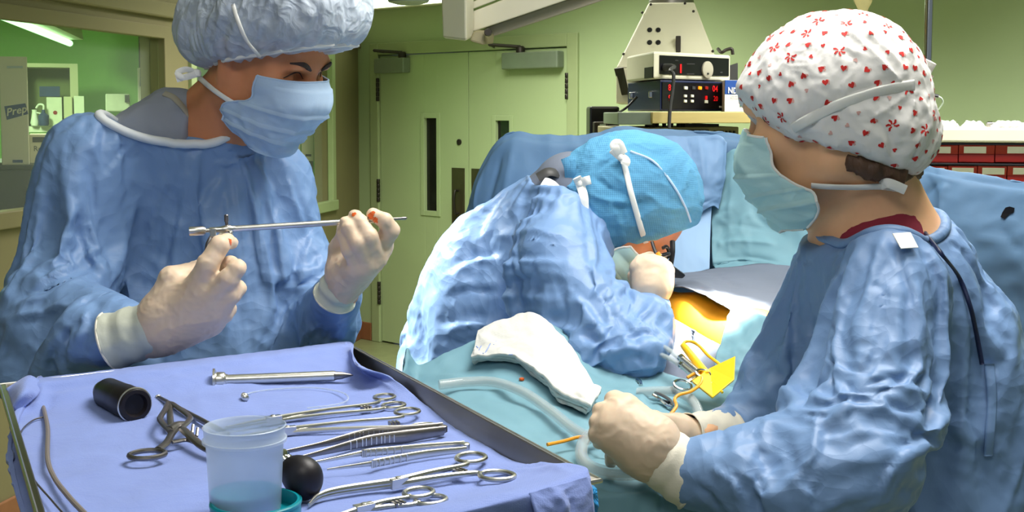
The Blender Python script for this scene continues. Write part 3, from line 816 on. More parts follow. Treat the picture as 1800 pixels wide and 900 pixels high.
# ================================================================== people
def yaw_pitch(yaw, pitch, roll=0):
    """head axes: heading in the floor plane from +X, nod down, tilt to the side (degrees) -> columns forward, left, up"""
    yaw, pitch, roll = (math.radians(a) for a in (yaw, pitch, roll))
    f0 = A((math.cos(yaw), math.sin(yaw), 0)); l = A((-math.sin(yaw), math.cos(yaw), 0)); u0 = A((0, 0, 1))
    f = f0 * math.cos(pitch) - u0 * math.sin(pitch); u = u0 * math.cos(pitch) + f0 * math.sin(pitch)
    l2 = l * math.cos(roll) + u * math.sin(roll); u2 = u * math.cos(roll) - l * math.sin(roll)
    return np.stack([f, l2, u2], 1)
class Head:
    def __init__(s, R, c, sc=1.0): s.R = R; s.c = A(c); s.sc = sc
    def p(s, x, y, z): return s.c + s.R @ (A((x, y, z)) * s.sc)
    def loc(s, P): return (P - s.c) @ s.R / s.sc
    def add(s, S):
        R, sc, p = s.R, s.sc, s.p
        def E(x, y, z, a, b, d, k=.02, mode='u'): S.ell(p(x, y, z), A((a, b, d)) * sc, R, k, mode)
        E(-.008, 0, .045, .1, .077, .085)
        E(.042, 0, -.012, .056, .064, .088, .035)
        for q in (-1, 1):
            S.cone(p(0, .052 * q, -.055), p(.066, .016 * q, -.106), .024 * sc, .018 * sc, .035)
            E(.064, .046 * q, -.014, .03, .022, .02, .025)
        E(.078, 0, -.108, .018, .022, .018, .02)
        S.cone(p(.088, -.036, .034), p(.088, .036, .034), .015 * sc, .015 * sc, .014)
        for q in (-1, 1): E(.103, .034 * q, .008, .022, .021, .013, .012, 's')
        for q in (-1, 1): E(.076, .033 * q, .006, .0145, .0155, .0135, .004)
        S.cone(p(.096, 0, .016), p(.119, 0, -.030), .009 * sc, .0125 * sc, .012)
        for q in (-1, 1): E(.108, .014 * q, -.034, .011, .008, .009, .008)
        S.cone(p(.097, -.016, -.064), p(.097, .016, -.064), .009 * sc, .009 * sc, .008)
        S.cone(p(.094, -.015, -.076), p(.094, .015, -.076), .009 * sc, .009 * sc, .006)
        for q in (-1, 1):
            S.cone(p(-.008, .079 * q, -.022), p(-.016, .086 * q, .026), .010 * sc, .015 * sc, .01, 'u', (R @ unit((.3, q, 0)), .5))
    def plane(s, S, pt, n, k=.004): S.plane(s.p(*pt), s.R @ A(n), k)
    def mask(s, parent, m, body, centre=None, edge=None, seed=0, pleat=.0052, wr=.002):
        cen = A(centre if centre is not None else [(.106, .010), (.124, -.012), (.134, -.036), (.130, -.062), (.122, -.086), (.112, -.108), (.092, -.138)])
        edg = A(edge if edge is not None else [(.052, .067, -.010), (.049, .071, -.028), (.046, .074, -.050), (.012, .078, -.066), (.004, .076, -.082), (.012, .068, -.102), (.050, .040, -.132)])
        nv, nu = 60, 70
        C = catmull(cen, nv); E = catmull(edg, nv)
        u = np.linspace(-1, 1, nu)
        a = np.abs(u) * np.pi / 2
        X = E[:, 0:1] + (C[:, 0:1] - E[:, 0:1]) * np.cos(a)[None] ** .85
        Y = E[:, 1:2] * np.sin(a)[None] ** .9 * np.sign(u)[None]
        Z = C[:, 1:2] + (E[:, 2:3] - C[:, 1:2]) * (np.abs(u)[None] ** 1.6)
        P = np.stack([X, Y, Z], -1).reshape(-1, 3)
        V = s.c + (P * s.sc) @ s.R.T; F = grid_faces(nv, nu)
        N = vnormals(V, F)
        if np.dot(N.mean(0), s.R[:, 0]) < 0: N = -N
        v = np.repeat(np.linspace(0, 1, nv), nu)
        d = np.zeros(len(V))
        for q in (.10, .40, .58, .74):                                   # stitched edge and pleats
            x = v - q; d += pleat * (1 if q > .2 else .35) * np.where(x > 0, np.exp(-x * 26), 0)
        d += wr * crumple(V, 26, seed, octs=2) * np.clip(v * 3 - .4, .2, 1)
        V = V + N * d[:, None]
        for _ in range(2): V = V + s.R[:, 0] * np.clip(.0035 - body.field(V), 0, .012)[:, None] * .5 + N * np.clip(.0035 - body.field(V), 0, .02)[:, None]
        o = mk('face_mask', V, F, m, parent); solid(o, .0018, 0)
        Gd = V.reshape(nv, nu, 3)
        for ln in (Gd[:, 0], Gd[:, -1], Gd[0], Gd[-1]):
            f = MB(); f.tube(ln[::2], .0019, 6); f.build('edge_binding', M['tie'] if m is not M['mask_blue'] else m, o)
        return V, F, nv, nu
def strokes(txt):
    """'x,y x,y .. w a ; ...' pixel polylines, w and a in millimetres"""
    out = []
    for ln in txt.replace('\n', ' ').split(';'):
        t = ln.split()
        if len(t) < 3: continue
        out.append(([tuple(float(v) for v in p.split(',')) for p in t[:-2]], float(t[-2]) / 1000, float(t[-1]) / 1000))
    return out
def nd(px, py, d, rpx): return (W(px, py, d), rpx * d / FPX)
def nodes(*a): return [nd(*q) for q in a]
def legs(B, x, y, z0=.92, turn=(0, -.14), w=.10):
    for q in (-1, 1):
        side = unit((-turn[1], turn[0], 0)) * w * q
        a = A((x, y, 0)) + side
        B.chain([(a + A((0, 0, z0)), .088), (a + A((0, 0, .5)), .06), (a + A((0, 0, .08)), .04)], .03)
        B.cone(a + A((0, 0, .045)), a + A((turn[0], turn[1], .032)), .042, .032, .03)
def glove(name, parent, parts, m, h=.0022, wr=.0006, fk=.004, label=None):
    """parts: ('palm' | 'f', list of px nodes)"""
    S = Sdf()
    for kind, ns in parts:
        S.chain(nodes(*ns), .016 if kind == 'palm' else fk)
    V, Q = S.mesh(h); V = smooth_mesh(V, Q, 1, .5)
    N = vnormals(V, Q); V = V + N * (wr * crumple(V, 45, 4, octs=2))[:, None]
    return mk(name, V, Q, m, parent, label=label), V, Q
def px_obj(name, bvh, line, width, m, parent, **kw):
    V, F = px_ribbon(bvh, line, width, **kw); return mk(name, V, F, m, parent)
def px3(lst): return [W(*p) for p in lst]
def bow(name, parent, c, loops, width=.012, m='tie'):
    """a tied bow: short strips of tape through 3-D points"""
    f = MB()
    for lp in loops:
        P = np.array([W(*q) for q in lp]); f.tube(P, width / 2, 8, n=18, flat=(unit(A(CAM) - P[0]), .22))
    f.lathe(W(*c) - A((0, 0, .006)), (0, 0, 1), [(.002, 0), (.007, .002), (.008, .007), (.006, .011), (.001, .013)], 10)
    return f.build(name, M[m], parent)

# ------------------------------------------------------------------ the man with the scope
mx, my = W(330, 700, 2.10)[:2]
man = thing('person', 'person in puffy pale cap and blue gown holding a metal scope in gloved hands', 'person', (mx, my, 0))
mh = Head(yaw_pitch(-27, 22, 3), W(462, 112, 1.96), .94)
B = Sdf(); mh.add(B)
B.chain([(mh.p(-.018, 0, -.05), .064), nd(388, 215, 2.03, 70), nd(352, 300, 2.1, 90)], .03)
B.cone(W(190, 300, 1.99), W(480, 330, 2.14), .055, .055, .06)
B.cone(W(335, 330, 2.1), A((mx, my, .95)), .12, .13, .06)
legs(B, mx, my)
B.chain([(W(190, 300, 1.99), .052), (W(92, 540, 1.86), .052), (W(250, 585, 1.70), .030)], .03)
B.chain([(W(480, 330, 2.14), .052), (W(562, 575, 2.06), .046), (W(605, 500, 1.81), .026)], .03)
V, Q = B.mesh(.0032, (mh.c - .17, mh.c + A((.17, .17, .17))), .012)
V = smooth_mesh(V, Q, 1, .4)
mk('body', V, Q, M['skin_red'], man); bvh_mb = bvh_of(V, Q)
G = Sdf()
G.cone(W(192, 288, 1.95), W(478, 318, 2.12), 80 * 1.95 / FPX, 66 * 2.12 / FPX, .05)
G.cone(W(300, 262, 2.02), W(420, 282, 2.08), .075, .07, .05)
G.cone(W(345, 420, 2.07), A((mx, my, .9)), .165, .205, .06, 'u', ((0, 1, 0), .82))
G.cone(A((mx, my, .9)), A((mx, my, .3)), .2, .27, .06)
G.chain(nodes((150, 285, 1.93, 80), (96, 440, 1.88, 92), (62, 575, 1.83, 92)), .045)
G.chain(nodes((62, 580, 1.83, 84), (130, 585, 1.77, 74), (190, 594, 1.72, 54)), .04)
G.chain(nodes((490, 335, 2.11, 62), (540, 480, 2.09, 58), (556, 580, 2.06, 60)), .03)
G.chain(nodes((556, 580, 2.06, 56), (580, 550, 1.96, 50), (592, 527, 1.88, 42)), .025)
ncut = (W(330, 150, 1.99), A((.150, .150, .088)))
G.ell(ncut[0], ncut[1], None, .012, 's')
def neck_pin(V):
    k = np.sqrt((((V - ncut[0]) / ncut[1]) ** 2).sum(1)); return np.clip(1.6 - (k - 1) * 8, 0, 1) * (k < 1.3)
V, Q = gown_sim(G, B, .009, (A((-1.2, 1.4, 1.08)), A((.2, 2.5, 1.8))),
    [neck_pin, (W(190, 594, 1.72), .05, .09, 1), (W(592, 525, 1.87), .05, .08, 1), (W(60, 560, 1.83), .05, .16, .22), (W(130, 240, 1.93), .05, .16, .35), (W(520, 300, 2.1), .04, .12, .35), ((mx, my, .3), .3, .45, .6)],
    goal=.05, grow=.12, frames=20, seed=3, st='''
300,300 270,380 265,450 5 4; 325,290 300,420 285,520 5 -4; 395,270 400,360 420,470 6 3; 150,300 160,400 190,470 5 5; 130,330 140,420 165,480 5 -5;
185,430 120,470 60,500 5 6; 180,450 110,495 20,530 6 -7; 170,510 100,540 20,560 6 6; 195,500 150,560 135,640 5 6; 160,520 118,590 112,650 5 -6;
215,520 180,560 175,620 5 5; 235,212 215,260 160,330 4 -4; 460,330 450,420 470,520 6 4; 485,340 480,440 500,560 6 -6; 380,430 400,520 395,610 5 4;
500,300 520,360 545,420 5 3; 545,400 520,470 515,560 5 -5; 575,560 540,590 520,640 4 5; 600,560 560,610 540,650 4 -4''')
mgown = mk('gown', V, Q, M['gown'], man); bvh_mg = bvh_of(V, Q)
rg = neck_ring(G, ncut); f = MB(); rg = snap_ring(rg, bvh_mg, A((.004, -.035, .0))); f.tube(rg, .0078, 10, closed=True, n=140, flat=((0, 0, 1), .9)); f.build('neck_binding', M['gown_lapel'], man)
S_ = Sdf()
S_.cone(W(215, 272, 2.0), W(465, 310, 2.15), .046, .044, .05)
S_.cone(W(318, 232, 2.02), W(420, 282, 2.08), .062, .06, .05)
S_.cone(W(330, 330, 2.12), W(330, 420, 2.14), .10, .10, .05)
S_.cone(W(262, 238, 2.0), W(300, 225, 2.02), .052, .058, .04)
S_.cone(W(425, 120, 1.97), W(392, 265, 1.97), .070, .056, .01, 's')
V, Q = S_.mesh(.005); V = smooth_mesh(V, Q, 2); N = vnormals(V, Q)
V = V + N * (.003 * crumple(V, 12, 8, (1, 1, .5)))[:, None]
mk('scrub_shirt', V, Q, M['scrub_grey'], man); bvh_ms = bvh_of(V, Q)
px_obj('collar_trim', bvh_ms, [(289, 165), (305, 172), (322, 190), (336, 212), (346, 230), (352, 247)], .011, M['scrub_trim'], man, thick=.002)
# hair and puffy cap
H = Sdf(); H.ell(mh.p(-.010, 0, .047), (.106, .083, .091), mh.R, .02)
mh.plane(H, (.095, 0, .078), (.40, 0, -1)); V, Q = H.mesh(.006); N = vnormals(V, Q)
V = V + N * (.003 * noise3(V * 90))[:, None]; mk('hair', V, Q, M['hair_dark'], man)
C = Sdf()
a_ = math.atan(.55); Rc = mh.R @ np.array([[math.cos(a_), 0, -math.sin(a_)], [0, 1, 0], [math.sin(a_), 0, math.cos(a_)]])
C.ell(mh.p(-.004, 0, .080), (.153, .122, .098), Rc, .03)
C.ell(mh.p(-.085, 0, .030), (.075, .085, .075), Rc, .04)
C.ell(mh.p(.075, 0, .115), (.070, .085, .060), Rc, .04)
mh.plane(C, (.106, 0, .062), (.55, 0, -1), .018)
V, Q = C.mesh(.0035); V = smooth_mesh(V, Q, 1); N = vnormals(V, Q); L = mh.loc(V)
hgt = L[:, 2] - .062 + .55 * (.106 - L[:, 0]); ang = np.arctan2(L[:, 1], L[:, 0])
V = V + N * (.0022 * np.exp(-np.clip(hgt, 0, 1) / .035) * np.sin(ang * 26 + 3 * noise3(L * 12)) + .0050 * crumple(np.stack([ang * .16, np.clip(hgt, 0, .2) * .35, L[:, 0] * .1], 1), 24, 2, octs=2) * np.clip(hgt * 18, .2, 1) + .0035 * crumple(V, 11, 9, octs=1))[:, None]
M['cap_puff'] = mat('cap_sheer', (190, 202, 216), .55, var=.12, vscale=14, alpha=.84, bump=.25, bscale=120, bdist=.002, crease=.4, cscale=26)
mk('bouffant_cap', V, Q, M['cap_puff'], man); bvh_mc = bvh_of(V, Q)
f = MB(); t = np.linspace(0, 2 * np.pi, 60, endpoint=False)
hem = []
for q in t:
    d_ = A((math.cos(q), math.sin(q), 0)); d_[2] = .55 * d_[0]
    o_ = A((0, 0, .062 - .058 + .004)); P = mh.p(*o_); h_ = bvh_mc.ray_cast(Vector(P + mh.R @ unit(d_) * .4), Vector(-(mh.R @ unit(d_))))
    if h_[0] is not None: hem.append(A(h_[0]))
f.tube(np.array(hem), .0032, 6, closed=True); f.build('cap_hem', M['tie'], man)
mh.mask(man, M['mask_blue'], B, centre=[(.116, .012), (.134, -.010), (.138, -.030), (.126, -.060), (.111, -.088), (.096, -.112), (.082, -.132)], edge=[(.050, .070, .000), (.050, .073, -.020), (.049, .074, -.042), (.008, .079, -.064), (.006, .076, -.082), (.018, .068, -.100), (.05, .045, -.124)], seed=5, wr=.0026)
px_obj('mask_tie', bvh_mc, [(474, 128), (466, 110), (455, 92), (436, 68), (422, 40), (411, 7)], .0065, M['tie'], man, lift=.005)
px_obj('mask_tie', bvh_mb, [(414, 182), (395, 170), (375, 156), (355, 140), (345, 130)], .0085, M['tie'], man, lift=.003)
bow('tie_bow', man, (345, 129, 1.90), [[(345, 129, 1.90), (328, 122, 1.885), (312, 128, 1.88), (322, 136, 1.88), (345, 131, 1.895)], [(345, 130, 1.895), (330, 134, 1.885), (310, 140, 1.88)]], .009)
def on_face(pts, lift):
    out = []
    for q in pts: h = bvh_mb.find_nearest(Vector(mh.p(*q))); out.append(A(h[0]) + A(h[1]) * lift)
    return np.array(out)
for q in (-1, 1):
    f = MB(); f.tube(on_face([(.105, .014 * q, .029), (.106, .024 * q, .034), (.102, .036 * q, .038), (.09, .050 * q, .036)], .002), [.0012, .0026, .0026, .0008], 8, n=20, flat=(mh.R[:, 2], 1.5)); f.build('eyebrow', M['hair_dark'], man)
    f = MB(); f.tube(on_face([(.098, .020 * q, .000), (.098, .028 * q, -.003), (.096, .038 * q, -.003), (.088, .048 * q, .001)], .001), [.0010, .0022, .0022, .0010], 8, n=20); f.build('eyelash', M['hair_dark'], man)
    f = MB(); f.tube(on_face([(.098, .018 * q, .010), (.098, .032 * q, .014), (.086, .050 * q, .009)], .0), [.0006, .0012, .0006], 6, n=20); f.build('lid_crease_shade', M['hair_dark'], man)  # dark line paints in the shade of the eyelid crease
# gloves
_, V, Q = glove('glove', man, [
    ('palm', [(262, 588, 1.70, 42), (292, 568, 1.69, 46)]),
    ('palm', [(292, 560, 1.69, 44), (352, 508, 1.66, 30)]), ('palm', [(292, 562, 1.69, 44), (374, 524, 1.66, 27)]),
    ('palm', [(292, 572, 1.69, 42), (380, 548, 1.67, 25)]), ('palm', [(285, 585, 1.70, 36), (372, 570, 1.69, 22)]),
    ('palm', [(285, 545, 1.68, 30), (303, 492, 1.68, 24)]), ('f', [(303, 490, 1.68, 23), (338, 480, 1.70, 19), (362, 462, 1.73, 13)]),
    ('f', [(352, 505, 1.66, 28), (366, 465, 1.645, 20), (386, 431, 1.65, 16.5), (399, 424, 1.67, 13), (408, 427, 1.685, 11)]),
    ('f', [(374, 520, 1.655, 24), (402, 490, 1.64, 19), (417, 472, 1.64, 15.5), (405, 463, 1.67, 13), (388, 470, 1.69, 11)]),
    ('f', [(382, 545, 1.665, 22), (408, 518, 1.65, 16), (418, 507, 1.655, 14), (400, 505, 1.685, 12)]),
    ('f', [(376, 566, 1.685, 19), (396, 552, 1.67, 13.5), (404, 543, 1.675, 11.5), (390, 540, 1.70, 10)])], M['glove'], wr=.0008); bvh_g1 = bvh_of(V, Q)
_, V, Q = glove('glove', man, [
    ('palm', [(606, 508, 1.81, 28), (614, 482, 1.80, 30)]), ('palm', [(614, 480, 1.80, 30), (670, 432, 1.76, 22)]), ('palm', [(614, 482, 1.80, 30), (660, 452, 1.745, 21)]),
    ('palm', [(612, 482, 1.80, 30), (645, 465, 1.74, 20)]), ('palm', [(610, 482, 1.80, 28), (626, 470, 1.745, 18)]),
    ('palm', [(604, 470, 1.81, 26), (596, 436, 1.81, 19)]), ('f', [(597, 436, 1.81, 17), (606, 408, 1.79, 14), (632, 396, 1.785, 12)]),
    ('f', [(668, 432, 1.755, 19), (686, 405, 1.735, 16), (676, 388, 1.725, 14), (656, 377, 1.73, 11.5)]),
    ('f', [(662, 450, 1.74, 17), (648, 416, 1.715, 16), (632, 390, 1.72, 13.5), (624, 379, 1.73, 11.5)]),
    ('f', [(646, 462, 1.735, 16), (628, 427, 1.71, 14.5), (613, 400, 1.715, 12.5), (607, 391, 1.725, 11)]),
    ('f', [(628, 468, 1.74, 14), (612, 440, 1.72, 12.5), (603, 414, 1.725, 10.5), (601, 402, 1.735, 9.5)])], M['glove'], wr=.0009); bvh_g2 = bvh_of(V, Q)
def cuff(name, parent, a, b, ra, rb, m, wave=.0012, rim=True, seed=0, lip=True):
    a, b = A(a), A(b); ax = unit(b - a); L_ = np.linalg.norm(b - a)
    f = MB(); prof = []
    for i in range(26):
        t = i / 25; r = ra + (rb - ra) * t + wave * math.sin(t * 15 + seed) + (.0015 * math.exp(-t * 30) if lip else 0) + (.0015 * math.exp(-(1 - t) * 30) if lip else 0)
        prof.append((r, t * L_))
    f.lathe(a, ax, prof, 40, cap=False)
    V = np.concatenate(f.V); V = V + .0012 * crumple(V, 40, seed)[:, None] * vnormals(V, np.array(f.F))
    o = mk(name, V, np.array(f.F), m, parent); solid(o, .0012)
    if rim:
        f = MB(); R_ = rot_to(ax); t = np.arange(40) / 40 * 2 * np.pi
        f.tube(a + np.outer(np.cos(t) * (ra + .001), R_[:, 0]) + np.outer(np.sin(t) * (ra + .001), R_[:, 1]), .0018, 6, closed=True); f.build('rolled_rim', M['cuff'], o)
    return o
cuff('glove_cuff', man, W(198, 600, 1.70), W(280, 572, 1.69), .0395, .0345, M['cuff_thin'], seed=1)
cuff('glove_cuff', man, W(588, 522, 1.83), W(610, 480, 1.80), .030, .0265, M['cuff_thin'], .0016, seed=2)
# orange stains on the fingertips, laid on the gloves
def stain(bv, px, py, r, seed):
    c, n = cast(bv, px, py); R_ = rot_to(n); k = 22; rs_ = random.Random(seed); pts = []
    for i in range(k):
        a = i / k * 6.283; q = c + (R_[:, 0] * math.cos(a) + R_[:, 1] * math.sin(a)) * r * (.7 + .5 * rs_.random()); h = bv.find_nearest(Vector(q)); pts.append(A(h[0]) + A(h[1]) * .0004)
    pts.append(c + n * .0005); f = MB(); f.add(pts, [(i, (i + 1) % k, k) for i in range(k)]); f.build('stain', M['stain'], man)
stain(bvh_g1, 405, 425, .0055, 1)
for q in ((652, 380, .0055), (660, 387, .0045), (656, 374, .003), (622, 377, .004)): stain(bvh_g2, *q, int(q[0]))
# ------------------------------------------------------------------ the nurse in the printed cap
nx_, ny_ = W(1565, 700, 1.68)[:2]
nurse = thing('person', 'person in white cap printed with red motifs, wearing a teal mask and blue gown', 'person', (nx_, ny_, 0))
nh = Head(yaw_pitch(150, 9, 0), W(1464, 215, 1.60), 1.0)
B = Sdf(); nh.add(B)
B.chain([(nh.p(-.030, 0, -.04), .058), nd(1535, 370, 1.63, 80), nd(1550, 470, 1.66, 100)], .03)
B.cone(W(1560, 515, 1.54), W(1510, 500, 1.76), .055, .05, .06)
B.cone(W(1555, 520, 1.66), A((nx_, ny_, .95)), .11, .125, .06)
legs(B, nx_, ny_, turn=(-.13, .05), w=.085)
B.chain([(W(1565, 525, 1.50), .050), (W(1520, 780, 1.40), .050), (W(1205, 830, 1.425), .030)], .03)
B.chain([(W(1500, 490, 1.77), .05), (W(1350, 738, 1.73), .034), (W(1235, 766, 1.57), .020)], .03)
V, Q = B.mesh(.0035, (nh.c - A((.16, .16, .2)), nh.c + A((.18, .18, .17))), .012)
V = smooth_mesh(V, Q, 1, .4)
mk('body', V, Q, M['skin'], nurse); bvh_nb = bvh_of(V, Q)
G = Sdf()
G.cone(W(1566, 512, 1.53), W(1505, 492, 1.76), .074, .064, .05)
G.chain(nodes((1552, 458, 1.63, 70), (1580, 575, 1.66, 150), (1590, 760, 1.68, 160)), .06)
G.ell(W(1650, 640, 1.66), (.085, .13, .19), None, .06)
G.cone(W(1590, 760, 1.68), A((nx_, ny_, .3)), .17, .24, .06)
G.chain(nodes((1450, 500, 1.68, 70), (1390, 640, 1.68, 95), (1400, 820, 1.68, 110)), .05)
G.chain(nodes((1563, 520, 1.48, 102), (1530, 660, 1.43, 125), (1500, 800, 1.39, 112)), .045)
G.chain(nodes((1490, 815, 1.39, 105), (1380, 850, 1.38, 88), (1222, 838, 1.42, 60)), .04)
G.chain(nodes((1480, 500, 1.76, 70), (1345, 722, 1.73, 74), (1278, 766, 1.615, 42)), .035)
kcut = (W(1535, 352, 1.62), A((.098, .115, .076)))
G.ell(kcut[0], kcut[1], None, .012, 's')
def neck_pin2(V):
    k = np.sqrt((((V - kcut[0]) / kcut[1]) ** 2).sum(1)); return np.clip(1.6 - (k - 1) * 6, 0, 1) * (k < 1.4)
V, Q = gown_sim(G, B, .009, (A((.1, 1.1, 1.08)), A((.95, 2.2, 1.7))),
    [neck_pin2, (W(1222, 838, 1.42), .06, .10, 1), (W(1278, 766, 1.61), .04, .07, 1), (W(1500, 840, 1.39), .06, .17, .3), (W(1600, 470, 1.55), .06, .16, .3), (W(1400, 560, 1.7), .05, .14, .2), (W(1690, 640, 1.66), .08, .2, .3), (W(1720, 820, 1.66), .08, .2, .3), ((nx_, ny_, .3), .3, .45, .6)],
    goal=.07, grow=.07, frames=20, seed=9, fold=.75, st='''
1560,480 1535,600 1490,720 1440,830 1415,895 3 3; 1520,505 1555,512 1545,560 1535,590 4 -6; 1345,640 1385,690 1400,640 6 6; 1340,625 1375,660 1380,720 6 -8;
1390,640 1440,700 1510,690 6 4; 1500,690 1450,730 1410,725 5 -5; 1640,640 1615,720 1590,780 6 5; 1620,760 1680,780 1740,790 7 -8; 1600,770 1560,820 1530,880 6 -6; 1420,600 1400,560 1430,540 5 3;
1440,720 1430,800 1380,860 7 6; 1330,700 1325,760 1310,800 6 -6; 1290,650 1280,720 1265,760 6 4; 1250,820 1290,850 1300,880 5 5; 1330,830 1340,860 1330,895 5 -5; 1215,850 1250,870 1260,895 5 -4;
1450,560 1475,590 1490,620 4 -3; 1460,480 1480,520 1500,545 5 2; 1600,480 1580,560 1585,620 5 3; 1390,840 1420,870 1410,898 6 5''')
ngown = mk('gown', V, Q, M['gown'], nurse); bvh_ng = bvh_of(V, Q)
rg = snap_ring(neck_ring(G, kcut), bvh_ng, A((0, -.004, .002))); f = MB(); f.tube(rg, .0075, 10, closed=True, n=140, flat=((0, 0, 1), .9)); f.build('neck_binding', M['gown'], nurse)
q_ = [cast(bvh_ng, *p) for p in ((1568, 411), (1600, 409), (1614, 436), (1583, 438))]; f = MB(); f.poly([p + (A(CAM) - p) * .009 for p, n in q_], A((0, -.0015, .001))); bev(f.build('closure_tab', M['tie'], nurse, smooth=False), .0005)
px_obj('back_flap_edge', bvh_ng, [(1622, 414), (1650, 450), (1680, 490), (1700, 540), (1712, 590), (1722, 640)], .005, M['navy'], nurse, thick=.002, lift=.005, n=60)
px_obj('back_tie', bvh_ng, [(1738, 640), (1742, 700), (1738, 760), (1734, 800)], .012, M['gown'], nurse, thick=.002, lift=.004)
S_ = Sdf()
S_.chain(nodes((1540, 420, 1.63, 90), (1542, 350, 1.63, 86)), .03)
S_.cone(W(1560, 480, 1.56), W(1510, 470, 1.74), .05, .05, .06)
cp = W(1548, 364, 1.60); S_.plane(cp, W(1536, 330, 1.63) - W(1548, 372, 1.60) + A((.0, -.016, 0)), .006)
S_.chain(nodes((1540, 430, 1.63, 82), (1542, 330, 1.63, 78)), .006, 's')
V, Q = S_.mesh(.0035); V = smooth_mesh(V, Q, 1); N = vnormals(V, Q); V = V + N * (.0008 * crumple(V, 20, 4))[:, None]
mk('scrub_collar', V, Q, M['scrub_red'], nurse)
# hair, cap
H = Sdf(); H.ell(nh.p(-.010, 0, .044), (.101, .079, .087), nh.R); H.chain(nodes((1490, 284, 1.535, 14), (1530, 296, 1.535, 17), (1570, 304, 1.55, 20), (1600, 298, 1.60, 22)), .015)
for q in (-1, 1): H.cone(nh.p(.088, .040 * q, .046), nh.p(.052, .070 * q, .012), .010, .008, .008)
H.cone(nh.p(.02, 0, -.14), nh.p(.06, 0, -.03), .06, .05, .01, 's')
V, Q = H.mesh(.0035); N = vnormals(V, Q); V = V + N * (.004 * crumple(V, 30, 3, (1, 1, .3)) + .0015 * crumple(V, 90, 3, (1, 1, .4), 2))[:, None]
mk('hair', V, Q, M['hair'], nurse)
C = Sdf()
C.ell(W(1470, 152, 1.60), (.100, .096, .088), None, .03)
C.ell(W(1422, 176, 1.60), (.070, .090, .062), None, .04)
C.cone(nh.p(.082, -.03, .050), nh.p(.078, .05, .048), .016, .016, .05)
C.ell(nh.p(-.010, 0, .042), (.110, .091, .096), nh.R, .03)
C.ell(W(1558, 222, 1.60), (.060, .088, .076), None, .024)
C.ell(W(1500, 235, 1.60), (.085, .092, .055), None, .04)
pa, pb, pc_ = W(1300, 166, 1.6), W(1368, 249, 1.6), W(1610, 322, 1.6)
def below(S, a, b, k): 
    t = unit(b - a); n = unit(np.cross(t, A(FWD)));  n = n if n[2] < 0 else -n
    S.plane(a, n, k)
below(C, pa, pb, .006)
S2_ = Sdf(); C2 = C
below(C, W(1350, 238, 1.6), W(1620, 318, 1.6), .006)
V, Q = C.mesh(.003); V = smooth_mesh(V, Q, 1); N = vnormals(V, Q)
V = V + N * (.0030 * crumple(V, 16, 6, (1, 1, .7)) + .001 * crumple(V, 45, 2, octs=2))[:, None]
N = smooth_mesh(vnormals(V, Q), Q, 2)
V = folds(V, N, bvh_of(V, Q), strokes('''1365,240 1440,200 1520,168 1605,150 7 -6; 1455,28 1500,60 1560,120 1590,150 3 5; 1450,30 1480,80 1530,130 4 -3; 1460,25 1530,60 1590,120 4 3;
1600,160 1560,190 1520,215 5 4; 1610,165 1600,200 1580,240 4 4; 1615,165 1630,200 1635,240 4 3; 1520,200 1560,230 1570,280 6 -4; 1440,270 1470,255 1500,240 5 3; 1590,300 1560,270 1550,240 4 4; 1540,285 1525,265 1520,250 3 4; 1500,285 1490,265 1480,250 3 -3; 1470,30 1455,40 1440,60 4 -3; 1600,290 1615,260 1625,240 4 -3'''))
M['cap_print'] = mat('cap_white_cotton', (238, 236, 232), .8, var=.02, weave=.15, wscale=500, bump=.1, bscale=200)
ncap = mk('printed_cap', V, Q, M['cap_print'], nurse); bvh_nc = bvh_of(V, Q)
# red motifs printed on the cap: pinwheels, hearts and small outlines laid on the cloth
rng = random.Random(5)
red, pink = MB(), MB()
Nn = vnormals(V, Q); idx_ = np.random.RandomState(3).permutation(len(V))
placed = []
def print_shape(mb, c, n, rot, poly, lift=.0007):
    R_ = rot_to(n); ca, sa = math.cos(rot), math.sin(rot); pts = []
    for x, y in poly:
        P = c + R_[:, 0] * (x * ca - y * sa) + R_[:, 1] * (x * sa + y * ca)
        h = bvh_nc.find_nearest(Vector(P)); pts.append(A(h[0]) + A(n) * lift)
    k = len(pts); cen = np.mean(pts, 0); h = bvh_nc.find_nearest(Vector(cen)); pts.append(A(h[0]) + A(n) * lift)
    mb.add(pts, [(i, (i + 1) % k, k) for i in range(k)])
heart = [(0, -1), (.75, -.15), (.95, .4), (.6, .8), (.2, .7), (0, .4), (-.2, .7), (-.6, .8), (-.95, .4), (-.75, -.15)]
petal = [(.18, -.12), (.6, -.30), (1.0, -.12), (.92, .14), (.5, .02), (.2, .08)]
zlow = W(1400, 300, 1.6)[2]
for ii in idx_:
    c = V[ii]; n = Nn[ii]
    if len(placed) > 330: break
    kind = rng.choice((0, 0, 1, 1, 1, 2, 2))
    rad = (.0125, .009, .0085)[kind]
    if any(np.linalg.norm(c - p) < (rad + r_) * .98 for p, r_ in placed): continue
    placed.append((c, rad))
    rot = rng.random() * 6.28
    if kind == 0:
        for q in range(5):
            a = rot + q * 1.05; s = .0082
            poly = [((x * math.cos(q * 1.05) - y * math.sin(q * 1.05)) * s, (x * math.sin(q * 1.05) + y * math.cos(q * 1.05)) * s) for x, y in petal]
            print_shape(red, c, n, rot, poly)
    elif kind == 1:
        print_shape(red, c, n, rot, [(x * .0042, y * .0042) for x, y in heart])
        print_shape(pink, c + rot_to(n)[:, 0] * .003, n, rot + .6, [(x * .0036, y * .0036) for x, y in heart], .0004)
    else:
        print_shape(pink if rng.random() < .5 else red, c, n, rot, [(x * .003, y * .003) for x, y in heart])
o = red.build('printed_motif', M['print_red'], ncap); o['kind'] = 'stuff'
o = pink.build('printed_outline', M['print_pink'], ncap); o['kind'] = 'stuff'
